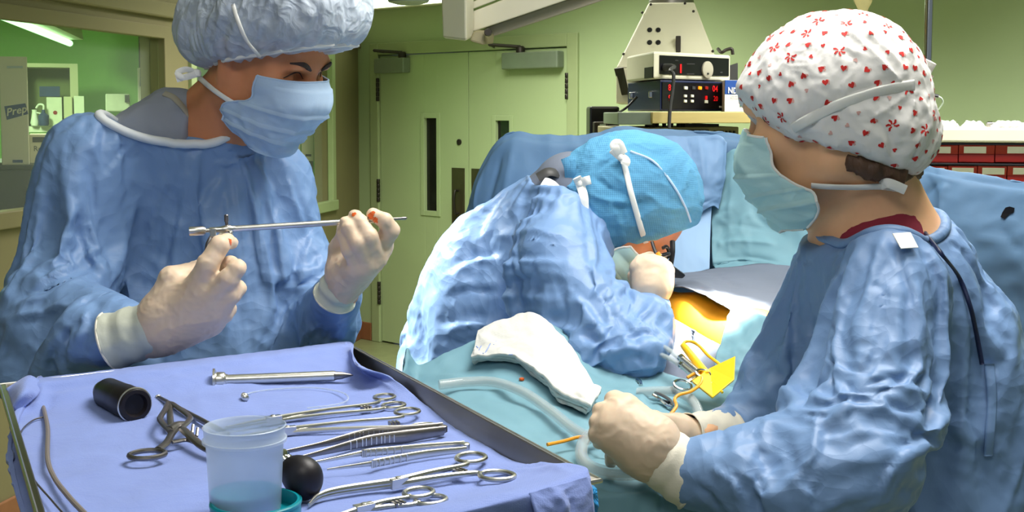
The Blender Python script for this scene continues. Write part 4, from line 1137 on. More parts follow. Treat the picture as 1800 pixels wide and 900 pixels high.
nh.mask(nurse, M['mask_teal'], B, centre=[(.106, .002), (.124, -.018), (.132, -.040), (.126, -.066), (.114, -.090), (.100, -.110), (.082, -.128)], edge=[(.062, .069, -.010), (.062, .072, -.026), (.060, .075, -.048), (.038, .078, -.070), (.016, .076, -.084), (.014, .068, -.108), (.040, .045, -.130)], seed=8, wr=.003)
px_obj('mask_tie', bvh_nc, [(1369, 243), (1400, 222), (1440, 200), (1480, 181), (1520, 167), (1560, 156), (1605, 149)], .0135, M['tie'], nurse, lift=.003)
px_obj('mask_tie', bvh_nb, [(1427, 322), (1460, 324), (1500, 325), (1545, 325), (1580, 330)], .0085, M['tie'], nurse, lift=.005)
bow('tie_bow', nurse, (1604, 150, 1.60), [[(1604, 150, 1.60), (1618, 138, 1.585), (1636, 108, 1.57)], [(1604, 152, 1.60), (1614, 150, 1.58), (1632, 128, 1.575)]], .016)
bow('tie_bow', nurse, (1572, 328, 1.545), [[(1548, 326, 1.54), (1562, 322, 1.53), (1592, 334, 1.53)]], .012)
glove('glove', nurse, [
    ('palm', [(1172, 812, 1.43, 42), (1142, 786, 1.43, 48)]),
    ('palm', [(1140, 776, 1.43, 48), (1098, 722, 1.44, 30)]), ('palm', [(1140, 780, 1.43, 48), (1082, 738, 1.43, 28)]), ('palm', [(1138, 784, 1.43, 46), (1074, 756, 1.425, 26)]), ('palm', [(1136, 790, 1.43, 42), (1072, 774, 1.425, 22)]),
    ('f', [(1102, 718, 1.44, 26), (1080, 704, 1.455, 18), (1082, 712, 1.475, 15), (1095, 724, 1.48, 13)]),
    ('f', [(1082, 734, 1.43, 25), (1058, 724, 1.445, 17), (1062, 736, 1.465, 14), (1080, 745, 1.47, 13)]),
    ('f', [(1074, 754, 1.425, 24), (1052, 744, 1.435, 16), (1056, 756, 1.455, 13), (1075, 764, 1.46, 12)]),
    ('f', [(1072, 772, 1.425, 20), (1048, 764, 1.43, 14), (1054, 776, 1.45, 12), (1072, 782, 1.455, 11)]),
    ('palm', [(1136, 805, 1.43, 32), (1098, 802, 1.45, 20)]), ('f', [(1098, 800, 1.45, 18), (1078, 802, 1.46, 14), (1074, 812, 1.47, 11)])], M['glove'], wr=.0007)
glove('glove', nurse, [
    ('palm', [(1222, 766, 1.57, 28), (1188, 762, 1.57, 28)]), ('palm', [(1188, 760, 1.57, 28), (1150, 752, 1.57, 20)]), ('palm', [(1188, 764, 1.57, 28), (1150, 765, 1.56, 18)]),
    ('f', [(1150, 750, 1.57, 17), (1118, 742, 1.55, 13), (1100, 748, 1.53, 11)]), ('f', [(1150, 760, 1.565, 16), (1120, 756, 1.545, 13), (1100, 760, 1.53, 11)]),
    ('f', [(1150, 768, 1.56, 15), (1122, 768, 1.54, 12), (1104, 772, 1.53, 10)]), ('f', [(1152, 774, 1.56, 13), (1128, 778, 1.545, 10), (1112, 780, 1.535, 9)]),
    ('f', [(1190, 748, 1.565, 18), (1150, 736, 1.545, 14), (1128, 736, 1.53, 11)])], M['glove'], wr=.0007)
cuff('gown_cuff', nurse, W(1224, 842, 1.425), W(1154, 798, 1.43), .0385, .0345, M['cuff'], .0006, rim=False, seed=3)
cuff('gown_cuff', nurse, W(1276, 768, 1.615), W(1206, 764, 1.57), .036, .0265, M['cuff'], .0006, rim=False, seed=4)

# ------------------------------------------------------------------ the surgeon bent over the eyepiece
sx, sy = W(835, 640, 2.55)[:2]
surg = thing('person', 'person bent forward in blue cap with white ties, eye pressed to the eyepiece', 'person', (sx, sy, 0))
sh = Head(yaw_pitch(-4, 64, 0), W(1090, 374, 2.35), 1.02)
B = Sdf(); sh.add(B)
B.chain([(sh.p(-.03, 0, -.05), .060), nd(1010, 350, 2.37, 70), nd(960, 410, 2.42, 85)], .03)
B.cone(W(985, 440, 2.24), W(1010, 430, 2.52), .062, .062, .05)
B.cone(W(960, 440, 2.40), W(865, 620, 2.52), .11, .12, .06)
B.cone(W(865, 620, 2.52), A((sx, sy, .98)), .13, .12, .06)
legs(B, sx, sy, turn=(.14, -.02))
B.chain([(W(975, 450, 2.22), .055), (W(1105, 625, 2.10), .045), (W(1145, 540, 2.20), .030)], .03)
B.chain([(W(1010, 430, 2.52), .055), (W(1075, 570, 2.52), .045), (W(1095, 510, 2.36), .030)], .03)
V, Q = B.mesh(.004, (sh.c - .18, sh.c + .18), .012); V = smooth_mesh(V, Q, 1, .4)
mk('body', V, Q, M['skin_red'], surg); bvh_sb = bvh_of(V, Q)
G = Sdf()
G.cone(W(972, 405, 2.28), W(990, 400, 2.50), .088, .08, .05)
G.cone(W(962, 385, 2.38), W(900, 480, 2.43), .085, .15, .06)
G.cone(W(905, 470, 2.43), W(868, 590, 2.47), .150, .165, .06)
G.cone(W(862, 590, 2.47), A((sx, sy, .35)), .165, .22, .06)
G.chain(nodes((960, 450, 2.22, 88), (1040, 560, 2.14, 82), (1110, 612, 2.09, 60)), .04)
G.chain(nodes((1112, 606, 2.09, 60), (1135, 570, 2.14, 48), (1142, 548, 2.18, 34)), .025)
G.chain(nodes((1010, 430, 2.50, 70), (1075, 560, 2.50, 55), (1092, 520, 2.40, 34)), .03)
scut = (W(1003, 318, 2.36), A((.072, .10, .060)))
G.ell(scut[0], scut[1], None, .012, 's')
def neck_pin3(V):
    k = np.sqrt((((V - scut[0]) / scut[1]) ** 2).sum(1)); return np.clip(1.6 - (k - 1) * 6, 0, 1) * (k < 1.4)
V, Q = gown_sim(G, B, .010, (A((-.4, 1.8, 1.0)), A((.5, 2.9, 1.7))),
    [neck_pin3, (W(1142, 548, 2.18), .045, .08, 1), (W(1092, 520, 2.40), .05, .1, 1), (W(1110, 640, 2.09), .05, .14, .3), (W(850, 470, 2.43), .1, .2, .25), (W(800, 600, 2.5), .1, .2, .25), ((sx, sy, .35), .3, .45, .6)],
    goal=.05, grow=.14, frames=20, seed=21, st='''
905,360 950,350 1000,370 6 5; 870,420 930,390 1010,400 7 6; 880,440 940,420 1000,440 7 -6; 850,480 920,460 1020,470 7 6; 860,510 930,490 1030,510 7 -6; 830,540 900,520 1000,530 7 6; 850,560 930,560 1010,550 6 -6;
1000,450 1060,520 1090,580 7 -5; 980,480 1040,560 1080,620 7 5; 1110,560 1140,580 1160,620 5 5; 1090,560 1120,600 1130,650 5 -5; 800,480 840,460 880,455 6 5; 790,520 830,510 870,515 6 -5; 785,580 840,570 900,580 7 6; 780,600 850,600 920,590 7 -6; 1010,590 1060,620 1110,660 5 4; 940,570 1000,580 1050,620 6 5''')
mk('gown', V, Q, M['gown'], surg); bvh_sg = bvh_of(V, Q)
S_ = Sdf(); S_.chain(nodes((1004, 336, 2.365, 70), (955, 410, 2.40, 96)), .03)
V, Q = S_.mesh(.005); mk('scrub_shirt', V, Q, M['drape_grey'], surg)
C = Sdf()
C.ell(sh.p(-.012, 0, .052), (.118, .100, .112), sh.R, .03)
C.ell(sh.p(-.06, 0, .01), (.085, .088, .085), sh.R, .04); C.ell(sh.p(.0, 0, -.035), (.082, .090, .082), sh.R, .03)
C.chain([(sh.p(-.05, 0, -.04), .080), (W(1008, 335, 2.36), .052), (W(992, 318, 2.36), .036)], .04)
C.plane(sh.p(.050, 0, -.06), sh.R @ A((1, 0, -.16)), .006)
C.plane(W(1000, 345, 2.36), W(960, 372, 2.36) - W(1000, 345, 2.36), .01)
V, Q = C.mesh(.0035); V = smooth_mesh(V, Q, 1); N = vnormals(V, Q)
V = V + N * (.0028 * crumple(V, 16, 12, (1, 1, 1)))[:, None]; N = smooth_mesh(vnormals(V, Q), Q, 2)
V = folds(V, N, bvh_of(V, Q), strokes('''1105,268 1150,285 1185,330 1212,385 3 4; 1030,300 1070,330 1110,345 7 -6; 1020,330 1060,350 1110,355 6 5; 1000,340 1030,380 1050,430 6 -5; 990,320 1020,350 1040,400 5 5; 1060,360 1100,365 1140,350 6 -4; 1180,380 1150,350 1130,340 6 3; 1060,345 1090,390 1095,430 7 3; 1085,275 1060,290 1040,310 5 -4'''))
M['cap_blue'] = mat('cap_blue_textured', (96, 168, 212), .7, var=.07, vscale=9, bump=.2, bscale=120, weave=.9, wscale=220)
mk('surgeon_cap', V, Q, M['cap_blue'], surg); bvh_sc = bvh_of(V, Q)
f = MB(); f.tube([cast(bvh_sc, *p)[0] for p in ((1108, 266), (1150, 285), (1185, 328), (1205, 365), (1214, 390))], .0022, 6, n=30); f.build('cap_seam', M['mask_blue'], surg)
sh.mask(surg, M['mask_teal'], B, seed=14)
px_obj('mask_tie', bvh_sc, [(1136, 428), (1128, 405), (1118, 370), (1108, 335), (1100, 300), (1093, 276)], .0105, M['tie'], surg, lift=.002)
px_obj('mask_tie', bvh_sc, [(1052, 430), (1040, 400), (1030, 370), (1022, 340), (1020, 322)], .0105, M['tie'], surg, lift=.002)
bow('tie_bow', surg, (1092, 276, 2.25), [[(1092, 276, 2.25), (1082, 262, 2.24), (1080, 254, 2.24), (1088, 253, 2.24), (1096, 270, 2.245)], [(1092, 276, 2.25), (1100, 283, 2.24), (1098, 290, 2.24)], [(1092, 276, 2.25), (1076, 262, 2.24)]], .016)
bow('tie_bow', surg, (1019, 322, 2.26), [[(1019, 322, 2.26), (1030, 318, 2.25), (1038, 316, 2.25)], [(1019, 322, 2.26), (1014, 312, 2.25)], [(1019, 322, 2.26), (1026, 345, 2.25), (1027, 368, 2.25)]], .016)
f = MB()
for a_ in ([(1000, 322, 2.30), (998, 295, 2.29), (992, 278, 2.29)], [(1002, 322, 2.30), (1006, 300, 2.29), (1004, 282, 2.29)]): f.tube(px3(a_), .007, 8, n=14, flat=((0, -1, 0), .25))
f.build('cap_tie', M['cap_blue'], surg)
f = MB()
for a_ in (((945, 312, 2.30), (965, 302, 2.30), (985, 308, 2.31), (1000, 318, 2.32)),): f.tube(px3(a_), .012, 8, n=20, flat=((0, -.6, .8), .4))
f.build('gown_collar', M['grey_dark'], surg)
f = MB(); f.tube(px3([(955, 318, 2.29), (972, 328, 2.285), (985, 346, 2.28), (996, 368, 2.275)]), .011, 8, n=20, flat=((0, -.8, .6), .3)); f.build('collar_lining', M['gown_lapel'], surg)
glove('glove', surg, [
    ('palm', [(1142, 525, 2.20, 28), (1148, 500, 2.20, 31)]), ('palm', [(1146, 500, 2.20, 30), (1128, 472, 2.21, 22)]), ('palm', [(1146, 500, 2.20, 30), (1148, 470, 2.20, 23)]), ('palm', [(1150, 500, 2.20, 28), (1164, 478, 2.20, 20)]),
    ('f', [(1132, 472, 2.20, 18), (1128, 460, 2.22, 13), (1142, 452, 2.25, 11)]), ('f', [(1146, 470, 2.195, 18), (1144, 460, 2.21, 13), (1154, 454, 2.24, 11)]),
    ('f', [(1160, 474, 2.195, 17), (1162, 464, 2.21, 12), (1164, 458, 2.235, 10)]), ('f', [(1168, 484, 2.195, 15), (1175, 476, 2.21, 10), (1174, 468, 2.23, 9)]),
    ('palm', [(1130, 510, 2.22, 20), (1116, 486, 2.24, 13)]), ('f', [(1116, 486, 2.24, 12), (1122, 466, 2.25, 10), (1136, 458, 2.26, 9)])], M['glove'], h=.0028, wr=.0006)
glove('glove', surg, [
    ('palm', [(1088, 512, 2.38, 20), (1100, 498, 2.36, 24)]), ('palm', [(1100, 498, 2.36, 24), (1122, 492, 2.33, 18)]), ('palm', [(1100, 505, 2.36, 22), (1122, 506, 2.33, 16)]),
    ('f', [(1122, 488, 2.33, 14), (1142, 480, 2.30, 11), (1152, 488, 2.28, 9)]), ('f', [(1124, 496, 2.33, 13), (1144, 492, 2.30, 11), (1154, 500, 2.28, 9)]),
    ('f', [(1122, 504, 2.33, 13), (1142, 504, 2.30, 10), (1150, 510, 2.28, 9)]), ('f', [(1120, 512, 2.33, 11), (1138, 514, 2.305, 9), (1144, 518, 2.29, 8)]),
    ('f', [(1104, 484, 2.36, 13), (1122, 474, 2.34, 10), (1134, 474, 2.31, 9)])], M['glove'], h=.0028, wr=.0006)
cuff('gown_cuff', surg, W(1141, 552, 2.185), W(1140, 518, 2.20), .031, .027, M['cuff'], .0006, rim=False, seed=5)
cuff('gown_cuff', surg, W(1086, 520, 2.40), W(1094, 500, 2.37), .027, .024, M['cuff'], .0006, rim=False, seed=6)
# ================================================================== operating table, drapes, patient
def cloth(name, rows, nu, nv, m, parent=None, thick=.0015, amp=.004, scale=9, seed=0, st='', aniso=(1, 1, 1), flat=None, rest=None, **kw):
    """rows of 3-D control points -> creased cloth"""
    V, F = sheet([[A(p) for p in r] for r in rows], nu, nv)
    if rest is not None:
        for i in range(len(V)):
            h = rest[0].ray_cast(Vector(V[i] + A((0, 0, .3))), Vector((0, 0, -1)))
            if h[0] is not None: V[i, 2] = h[0][2] + rest[1]
        V = smooth_mesh(V, F, 6)
    N = vnormals(V, F)
    if np.dot(N.mean(0), A(CAM) - V.mean(0)) < 0: F = F[:, ::-1]; N = -N
    d = amp * crumple(V, scale, seed, aniso)
    if flat is not None: d = d * flat(V)
    V = V + N * d[:, None]
    if st:
        N = smooth_mesh(vnormals(V, F), F, 2); V = folds(V, N, bvh_of(V, F), strokes(st)); V = smooth_mesh(V, F, 1, .2)
    o = mk(name, V, F, m, parent, **kw); solid(o, thick, -1); return o, V, F
def rz(p, z): q = A(p).copy(); q[2] = z; return q
tb = thing('operating_table', 'operating table hidden under teal drapes beneath the bent surgeon', 'table', (.28, 2.05, 0))
f = MB(); f.hexa([(0, 1.5, .9), (.32, 1.5, .9), (.32, 2.12, .9), (0, 2.12, .9), (0, 1.5, 1.0), (.32, 1.5, 1.0), (.32, 2.12, 1.0), (0, 2.12, 1.0)]); bev(f.build('table_pad', M['black_rubber'], tb), .02)
f = MB(); f.hexa([(.38, 2.16, .84), (.86, 2.16, .84), (1.0, 3.3, .84), (.55, 3.3, .84), (.38, 2.16, .93), (.86, 2.16, .93), (1.0, 3.3, .93), (.55, 3.3, .93)]); bev(f.build('table_pad', M['black_rubber'], tb), .02)
f = MB(); f.box((.62, 2.6, .44), (.22, .34, .84)); bev(f.build('table_column', M['steel_tray'], tb), .01)
f = MB(); f.box((.62, 2.6, .05), (.5, .9, .1)); bev(f.build('table_base', M['steel_tray'], tb), .02)
r0 = px3([(740, 655, 2.12), (840, 608, 2.16), (950, 575, 2.17), (1060, 628, 2.14), (1150, 660, 2.12), (1250, 686, 2.06), (1350, 700, 2.0)])
r1 = px3([(735, 676, 2.04), (830, 642, 2.06), (950, 612, 2.06), (1055, 668, 2.02), (1150, 690, 1.99), (1250, 715, 1.95), (1350, 730, 1.9)])
r2 = px3([(725, 705, 1.93), (840, 692, 1.92), (950, 698, 1.90), (1055, 728, 1.86), (1150, 738, 1.84), (1250, 752, 1.80), (1350, 765, 1.77)])
r3 = px3([(760, 765, 1.72), (880, 772, 1.67), (980, 784, 1.635), (1060, 795, 1.61), (1150, 800, 1.60), (1250, 805, 1.58), (1350, 815, 1.56)])
r4 = px3([(840, 850, 1.49), (930, 852, 1.47), (1010, 850, 1.465), (1085, 846, 1.465), (1160, 846, 1.47), (1240, 846, 1.475), (1330, 852, 1.47)])
r5 = [p + A((0, -.035, -.05)) for p in r4]; r6 = [p + A((0, -.06, -.30)) for p in r4]; r7 = [rz(p + A((0, -.08, 0)), .55) for p in r4]
back = [p + A((0, .03, -.22)) for p in r0]
tr_ = [back, r0, r1, r2, r3, r4, r5, r6, r7]
tr_ = [[rz(r[0] + A((-.06, 0, 0)), .6), r[0] + A((-.03, 0, -.02))] + r for r in tr_]
_, dV, dF = cloth('table_drape', tr_, 150, 120, M['drape'], None, .002, .005, 7, 5, '''
940,590 985,600 1040,640 9 6; 1090,655 1130,690 1120,720 7 7; 1100,665 1145,700 1140,740 7 -7; 1190,700 1260,715 1330,730 6 6; 1140,690 1200,705 1280,745 6 -5;
1000,870 1060,875 1130,868 8 5; 1020,840 1080,862 1150,858 7 -5; 1160,850 1165,880 1163,900 5 -9; 800,690 900,730 990,800 5 2; 760,700 850,720 930,760 4 -2''',
      label='teal sheet draped over the operating table and its front edge', cat='drape')
bvh_td = bvh_of(dV, dF)
# the patient: only the painted thigh shows between the grey sheets
pt = thing('person', 'patient lying under the sheets, only an orange painted thigh showing', 'person', (.35, 2.4, .98))
S_ = Sdf()
S_.chain([(W(1120, 540, 2.46), .045), (W(1225, 566, 2.34), .048), (W(1330, 615, 2.24), .062)], .03)
S_.chain([(W(1120, 540, 2.46), .045), (A((.16, 2.56, 1.06)), .045)], .03)
S_.chain([(W(1330, 615, 2.24), .062), (A((.60, 2.35, 1.05)), .10), (A((.70, 2.65, 1.05)), .11), (A((.77, 2.92, 1.06)), .11), (A((.80, 3.05, 1.07)), .055), (A((.82, 3.18, 1.09)), .09)], .05)
V, Q = S_.mesh(.008); V = smooth_mesh(V, Q, 2); mk('body', V, Q, M['skin_iodine'], pt)
cloth('leg_drape', [px3([(1150, 492, 2.60), (1200, 480, 2.60), (1270, 470, 2.62), (1345, 462, 2.64), (1420, 470, 2.60)]),
      px3([(1160, 502, 2.46), (1215, 496, 2.42), (1275, 505, 2.38), (1345, 520, 2.33), (1420, 540, 2.28)]),
      px3([(1160, 506, 2.36), (1205, 505, 2.31), (1262, 530, 2.24), (1310, 560, 2.19), (1380, 585, 2.10)])], 40, 50, M['drape_grey'], None, .002, .003, 10, 3,
      '1200,490 1270,520 1320,560 7 5; 1240,475 1290,500 1340,510 6 -4', label='dark grey sheet tucked along the top of the painted thigh', cat='drape')
cloth('leg_drape', [px3([(1145, 540, 2.33), (1192, 564, 2.225), (1240, 592, 2.15), (1300, 622, 2.09)]),
      px3([(1145, 590, 2.22), (1195, 606, 2.18), (1245, 628, 2.12), (1300, 650, 2.06)]),
      px3([(1130, 660, 2.12), (1190, 672, 2.09), (1245, 690, 2.06), (1300, 705, 2.02)])], 40, 50, M['drape_grey'], None, .002, .003, 10, 8,
      '1212,570 1214,590 1212,610 3 -9; 1222,575 1225,600 1228,620 4 4', label='dark grey sheet hanging below the painted thigh', cat='drape')
cloth('leg_drape', [px3([(1284, 540, 2.16), (1318, 545, 2.12), (1360, 560, 2.08)]), px3([(1262, 612, 2.08), (1300, 625, 2.05), (1350, 640, 2.02)]), px3([(1250, 680, 2.03), (1290, 690, 2.01), (1340, 700, 1.98)])],
      34, 34, M['drape'], None, .002, .004, 11, 2, '1262,672 1290,655 1320,650 5 6', label='pale teal sheet corner crossing the thigh beside the nurse', cat='drape')
# screen of blue sheets between the surgeon and the head of the table
sc = thing('anesthesia_screen', 'tall blue sheet hung as a screen behind the surgeon and nurse', 'screen', (.3, 2.9, 0))
top = [(800, 450, 2.98), (822, 370, 2.95), (850, 292, 2.92), (893, 243, 2.88), (960, 250, 2.86), (1030, 248, 2.85), (1085, 236, 2.84), (1150, 238, 2.83), (1205, 240, 2.82), (1262, 240, 2.80), (1330, 256, 2.76), (1420, 280, 2.68), (1520, 300, 2.58), (1620, 302, 2.5), (1660, 312, 2.46), (1720, 322, 2.42), (1800, 332, 2.36), (1900, 346, 2.28)]
T = px3(top)
rows = [[p + A((.03, .07, -.30)) for p in T], [p + A((.004, .022, -.012)) for p in T], T, [p + A((0, -.012, -.03)) for p in T], [p + A((0, -.02, -.14)) for p in T], [p + A((0, .01, -.30)) for p in T], [p + A((0, -.02, -.40 if 4 <= i <= 13 else -.52)) for i, p in enumerate(T)], [rz(p, 1.18 if 4 <= i <= 13 else .45) for i, p in enumerate(T)]]
o, V, F = cloth('screen_sheet', rows, 110, 200, M['drape_blue'], sc, .002, .006, 6, 17, '''
893,245 870,310 850,400 10 -9; 905,245 890,320 880,420 8 7; 850,300 835,350 830,420 6 5; 1085,238 1060,250 1000,262 7 6; 1040,250 1100,262 1150,250 6 -4;
1650,320 1620,350 1600,380 7 -8; 1665,318 1655,350 1660,420 8 8; 1690,420 1720,480 1740,560 9 8; 1700,480 1740,520 1790,560 8 -7; 1740,560 1760,640 1770,760 9 6; 1760,400 1780,430 1800,440 7 -6; 1740,700 1770,790 1760,880 8 -7; 1780,600 1790,700 1795,800 8 6; 1720,400 1760,385 1790,395 5 4''')
f = MB(); P = [p + A((.005, .022, -.03)) for p in T[4:]]; f.tube(np.array(P), .008, 8, n=50); f.build('screen_bar', M['chrome'], sc)
for q in (3, 12):
    f = MB(); f.tube([T[q] + A((.005, .03, -.02)), rz(T[q] + A((.005, .03, 0)), .02)], .010, 10); f.build('screen_post', M['chrome'], sc)
f = MB(); b = W(1772, 373, 2.375)
rr = rot_to(unit(A(CAM) - b)); hole = [(-.014, -.010), (-.006, -.014), (.004, -.004), (.012, -.001), (.014, .008), (.004, .011), (-.004, .009), (-.010, .000)]
bvh_sc2 = bvh_of(V, F); hp = [cast(bvh_sc2, 1772 + x * 900, 373 - y * 900) for x, y in hole]
f.add([p + n * .0025 for p, n in hp], [tuple(range(8))]); f.build('fenestration', M['panel_dark'], sc, smooth=False, label='small dark torn opening in the sheet')
M['drape_flap'] = mat('drape_flap', (112, 146, 184), .65, var=.05, vscale=4, crease=.2, cscale=7)
cloth('hanging_flap', [px3([(1128, 262, 2.80), (1160, 240, 2.79), (1205, 238, 2.78), (1262, 238, 2.77), (1278, 250, 2.77)]),
      px3([(1138, 290, 2.76), (1165, 288, 2.755), (1205, 280, 2.75), (1262, 288, 2.74), (1276, 300, 2.75)]),
      px3([(1180, 340, 2.74), (1200, 345, 2.73), (1225, 348, 2.73), (1256, 340, 2.74), (1268, 345, 2.75)]), px3([(1196, 372, 2.74), (1208, 385, 2.735), (1225, 378, 2.735), (1252, 362, 2.74), (1262, 368, 2.75)])],
      50, 60, M['drape_flap'], None, .002, .004, 9, 4, '1205,240 1215,280 1222,340 6 -9; 1228,240 1235,290 1238,330 6 9; 1240,245 1262,240 1275,255 4 5; 1160,260 1175,300 1190,340 6 4; 1200,372 1225,362 1250,352 4 -6',
      label='folded blue sheet corner hanging over the screen beside the surgeon\'s cap', cat='drape')
M['drape_pale'] = mat('drape_pale', (150, 184, 220), .65, var=.04, vscale=5, crease=.12, cscale=6)
cloth('pale_sheet', [px3([(1150, 345, 2.765), (1200, 345, 2.76), (1252, 345, 2.755)]), px3([(1155, 410, 2.74), (1200, 412, 2.735), (1249, 408, 2.735)]), px3([(1160, 500, 2.70), (1200, 490, 2.695), (1247, 472, 2.69)])],
      40, 40, M['drape_pale'], None, .002, .002, 8, 2, label='pale flat sheet panel hanging behind the surgeon\'s forehead', cat='drape')
cloth('teal_curtain', [px3([(1248, 300, 2.79), (1290, 262, 2.765), (1350, 268, 2.73), (1420, 290, 2.66), (1500, 310, 2.58)]),
      px3([(1250, 380, 2.76), (1290, 380, 2.73), (1350, 390, 2.69), (1420, 400, 2.63), (1500, 420, 2.55)]),
      px3([(1252, 455, 2.70), (1300, 450, 2.68), (1350, 450, 2.64), (1420, 470, 2.58), (1500, 500, 2.5)]),
      px3([(1262, 480, 2.66), (1320, 470, 2.62), (1380, 500, 2.55), (1440, 540, 2.48), (1510, 590, 2.4)]),
      px3([(1330, 580, 2.30), (1350, 585, 2.26), (1400, 600, 2.22), (1450, 620, 2.2), (1520, 650, 2.2)])], 90, 70, M['drape'], None, .002, .006, 7, 11, '''
1255,430 1310,425 1370,430 9 9; 1260,452 1320,450 1370,460 8 -9; 1250,400 1300,395 1350,405 7 -4; 1340,560 1380,500 1420,450 10 10; 1320,580 1350,520 1385,470 8 -8; 1290,270 1285,330 1280,400 9 5; 1310,300 1330,380 1390,420 9 -5''',
      label='teal sheet falling from the screen to the patient beside the nurse', cat='drape')
# white folded towels
M['print_towel'] = mat('print_pale_blue', (140, 160, 210), .8)
tl = thing('gauze_stack', 'stack of white folded gauze towels spread over the teal table drape', 'towels', W(940, 680, 1.98))
for q, (dx, dy, dd, lift) in enumerate(((0, 0, 0, 0), (-6, 9, .012, -.008), (-10, 20, .02, -.016))):
    rows = []
    up_ = [(838, 604, 2.115), (872, 595, 2.13), (930, 598, 2.13), (985, 611, 2.07), (1030, 640, 1.985), (1059, 674, 1.90)]
    md_ = [(832, 618, 2.07), (860, 622, 2.07), (915, 638, 2.04), (965, 660, 1.98), (1008, 690, 1.91), (1050, 710, 1.84)]
    lo_ = [(826, 633, 2.03), (850, 646, 2.02), (900, 662, 1.99), (945, 684, 1.935), (990, 716, 1.86), (1042, 742, 1.79)]
    for r in (up_, md_, lo_): rows.append([W(x + dx * (i / 5 - .2), y + dy * (1 - .35 * (i > 3)), d + dd) + A((0, 0, .03)) for i, (x, y, d) in enumerate(r)])
    o, V, F = cloth('folded_towel', rows, 40, 80, M['towel_white'], tl, .006, .003, 18, 30 + q * 7, rest=(bvh_td, .026 - .0075 * q), st='980,612 1010,650 1030,700 5 4; 1000,690 1015,715 1030,742 4 5; 985,690 1002,722 1010,740 4 -5; 840,612 835,622 832,634 5 4; 870,600 930,625 985,670 5 -3' if q == 0 else '', aniso=(1, 1, 1))
    if q == 0: bvh_tw = bvh_of(V, F)
for k, line in enumerate(([(862, 604), (858, 612), (853, 620)], [(850, 622), (844, 630)], [(872, 600), (868, 606)], [(884, 626), (896, 632)], [(846, 608), (842, 616)])):
    px_obj('blue_print', bvh_tw, line, .0022, M['print_towel'], tl, thick=.0002, lift=.0004, n=10)
f = MB(); f.lathe(W(917, 668, 1.96), (0, 0, 1), [(.004, 0), (.004, .003), (.001, .004)], 10); f.build('orange_marker', M['stain'], tl)
# ================================================================== instrument tray
ZT = 1.312; ZR = 1.332
tray = thing('mayo_tray', 'steel instrument tray with raised rim in front, lined with a blue towel', 'tray', (-.2, 1.3, 0))
cBL, cBR, cFR = PZ(10, 676, ZR), PZ(612, 607, ZR), PZ(1036, 838, ZR)
cFL = cBL + (cFR - cBR)
ctr = (cBL + cBR + cFR + cFL) / 4
def inset(p, dx): 
    q = p + unit(ctr - p) * dx * 1.414; return q
rim = [cBL, cBR, cFR, cFL]; base = [rz(inset(p, .010), ZT - .012) for p in rim]; lip = [p - unit(ctr - p) * .011 for p in rim]; lip = [rz(p, ZR - .002) for p in lip]
f = MB()
def ringstrip(a, b): 
    V = list(a) + list(b); return V, [(i, (i + 1) % 4, 4 + (i + 1) % 4, 4 + i) for i in range(4)]
f.add(base, [(0, 1, 2, 3)]); f.add(*ringstrip(base, rim)); f.add(*ringstrip(rim, lip))
o = f.build('tray_pan', M['steel_tray'], tray, smooth=False); solid(o, .0015, 0); bev(o, .004, 2, 25)
f = MB(); f.tube(np.array(lip), .0022, 8, closed=True, n=None); f.build('rolled_edge', M['steel'], tray)
f = MB()
mL, mF = (base[0] + base[3]) / 2, (base[2] + base[3]) / 2
pc = rz(ctr + A((-.05, .1, 0)), 0)
f.tube([rz(ctr, ZT - .02), rz(ctr, .12)], .013, 12); f.build('stand_post', M['chrome'], tray)
f = MB(); f.tube([rz(base[0] * .9 + ctr * .1, ZT - .016), rz(base[2] * .9 + ctr * .1, ZT - .016)], .008, 8); f.build('stand_arm', M['chrome'], tray)
f = MB(); f.tube([rz(base[1] * .9 + ctr * .1, ZT - .016), rz(base[3] * .9 + ctr * .1, ZT - .016)], .008, 8); f.build('stand_arm', M['chrome'], tray)
for a in (ctr + unit(base[0] - base[3]) * .28, ctr - unit(base[0] - base[3]) * .28):
    f = MB(); f.tube([rz(ctr, .12), rz(a, .04)], .012, 8); f.build('stand_foot', M['chrome'], tray)
# towel
def z3(lst): return [PZ(*p) for p in lst]
rows = [z3([(78, 664, 1.30), (200, 650, 1.30), (330, 634, 1.30), (470, 618, 1.30), (600, 602, 1.30), (622, 605, 1.305)]),
        z3([(74, 667, 1.337), (200, 652, 1.337), (330, 636, 1.337), (470, 620, 1.337), (598, 604, 1.338), (620, 608, 1.338)]),
        z3([(66, 690, 1.331), (200, 676, 1.331), (330, 660, 1.331), (470, 643, 1.331), (604, 626, 1.332), (630, 648, 1.338)]),
        z3([(40, 728, 1.318), (190, 712, 1.318), (330, 697, 1.318), (480, 682, 1.318), (620, 668, 1.318), (694, 668, 1.330)]),
        z3([(28, 790, ZT), (200, 776, ZT), (360, 764, ZT), (520, 748, ZT), (680, 734, ZT), (770, 728, ZT)]),
        z3([(42, 860, ZT), (240, 846, ZT), (420, 832, ZT), (600, 816, ZT), (780, 806, ZT), (905, 810, ZT)]),
        z3([(68, 930, ZT), (290, 915, ZT), (490, 896, ZT), (690, 886, ZT), (880, 848, ZT), (1012, 814, 1.339)]),
        z3([(120, 1032, 1.337), (320, 988, 1.337), (520, 948, 1.337), (700, 911, 1.337), (880, 872, 1.337), (1038, 834, 1.338)])]
rows.append([p + A((0, -.012, -.030)) for p in rows[-1]]); rows.append([p + A((.004, -.022, -.17)) for p in rows[-2]])
rows = [[r[0] + A((-.004, 0, .0)), *r] for r in rows]
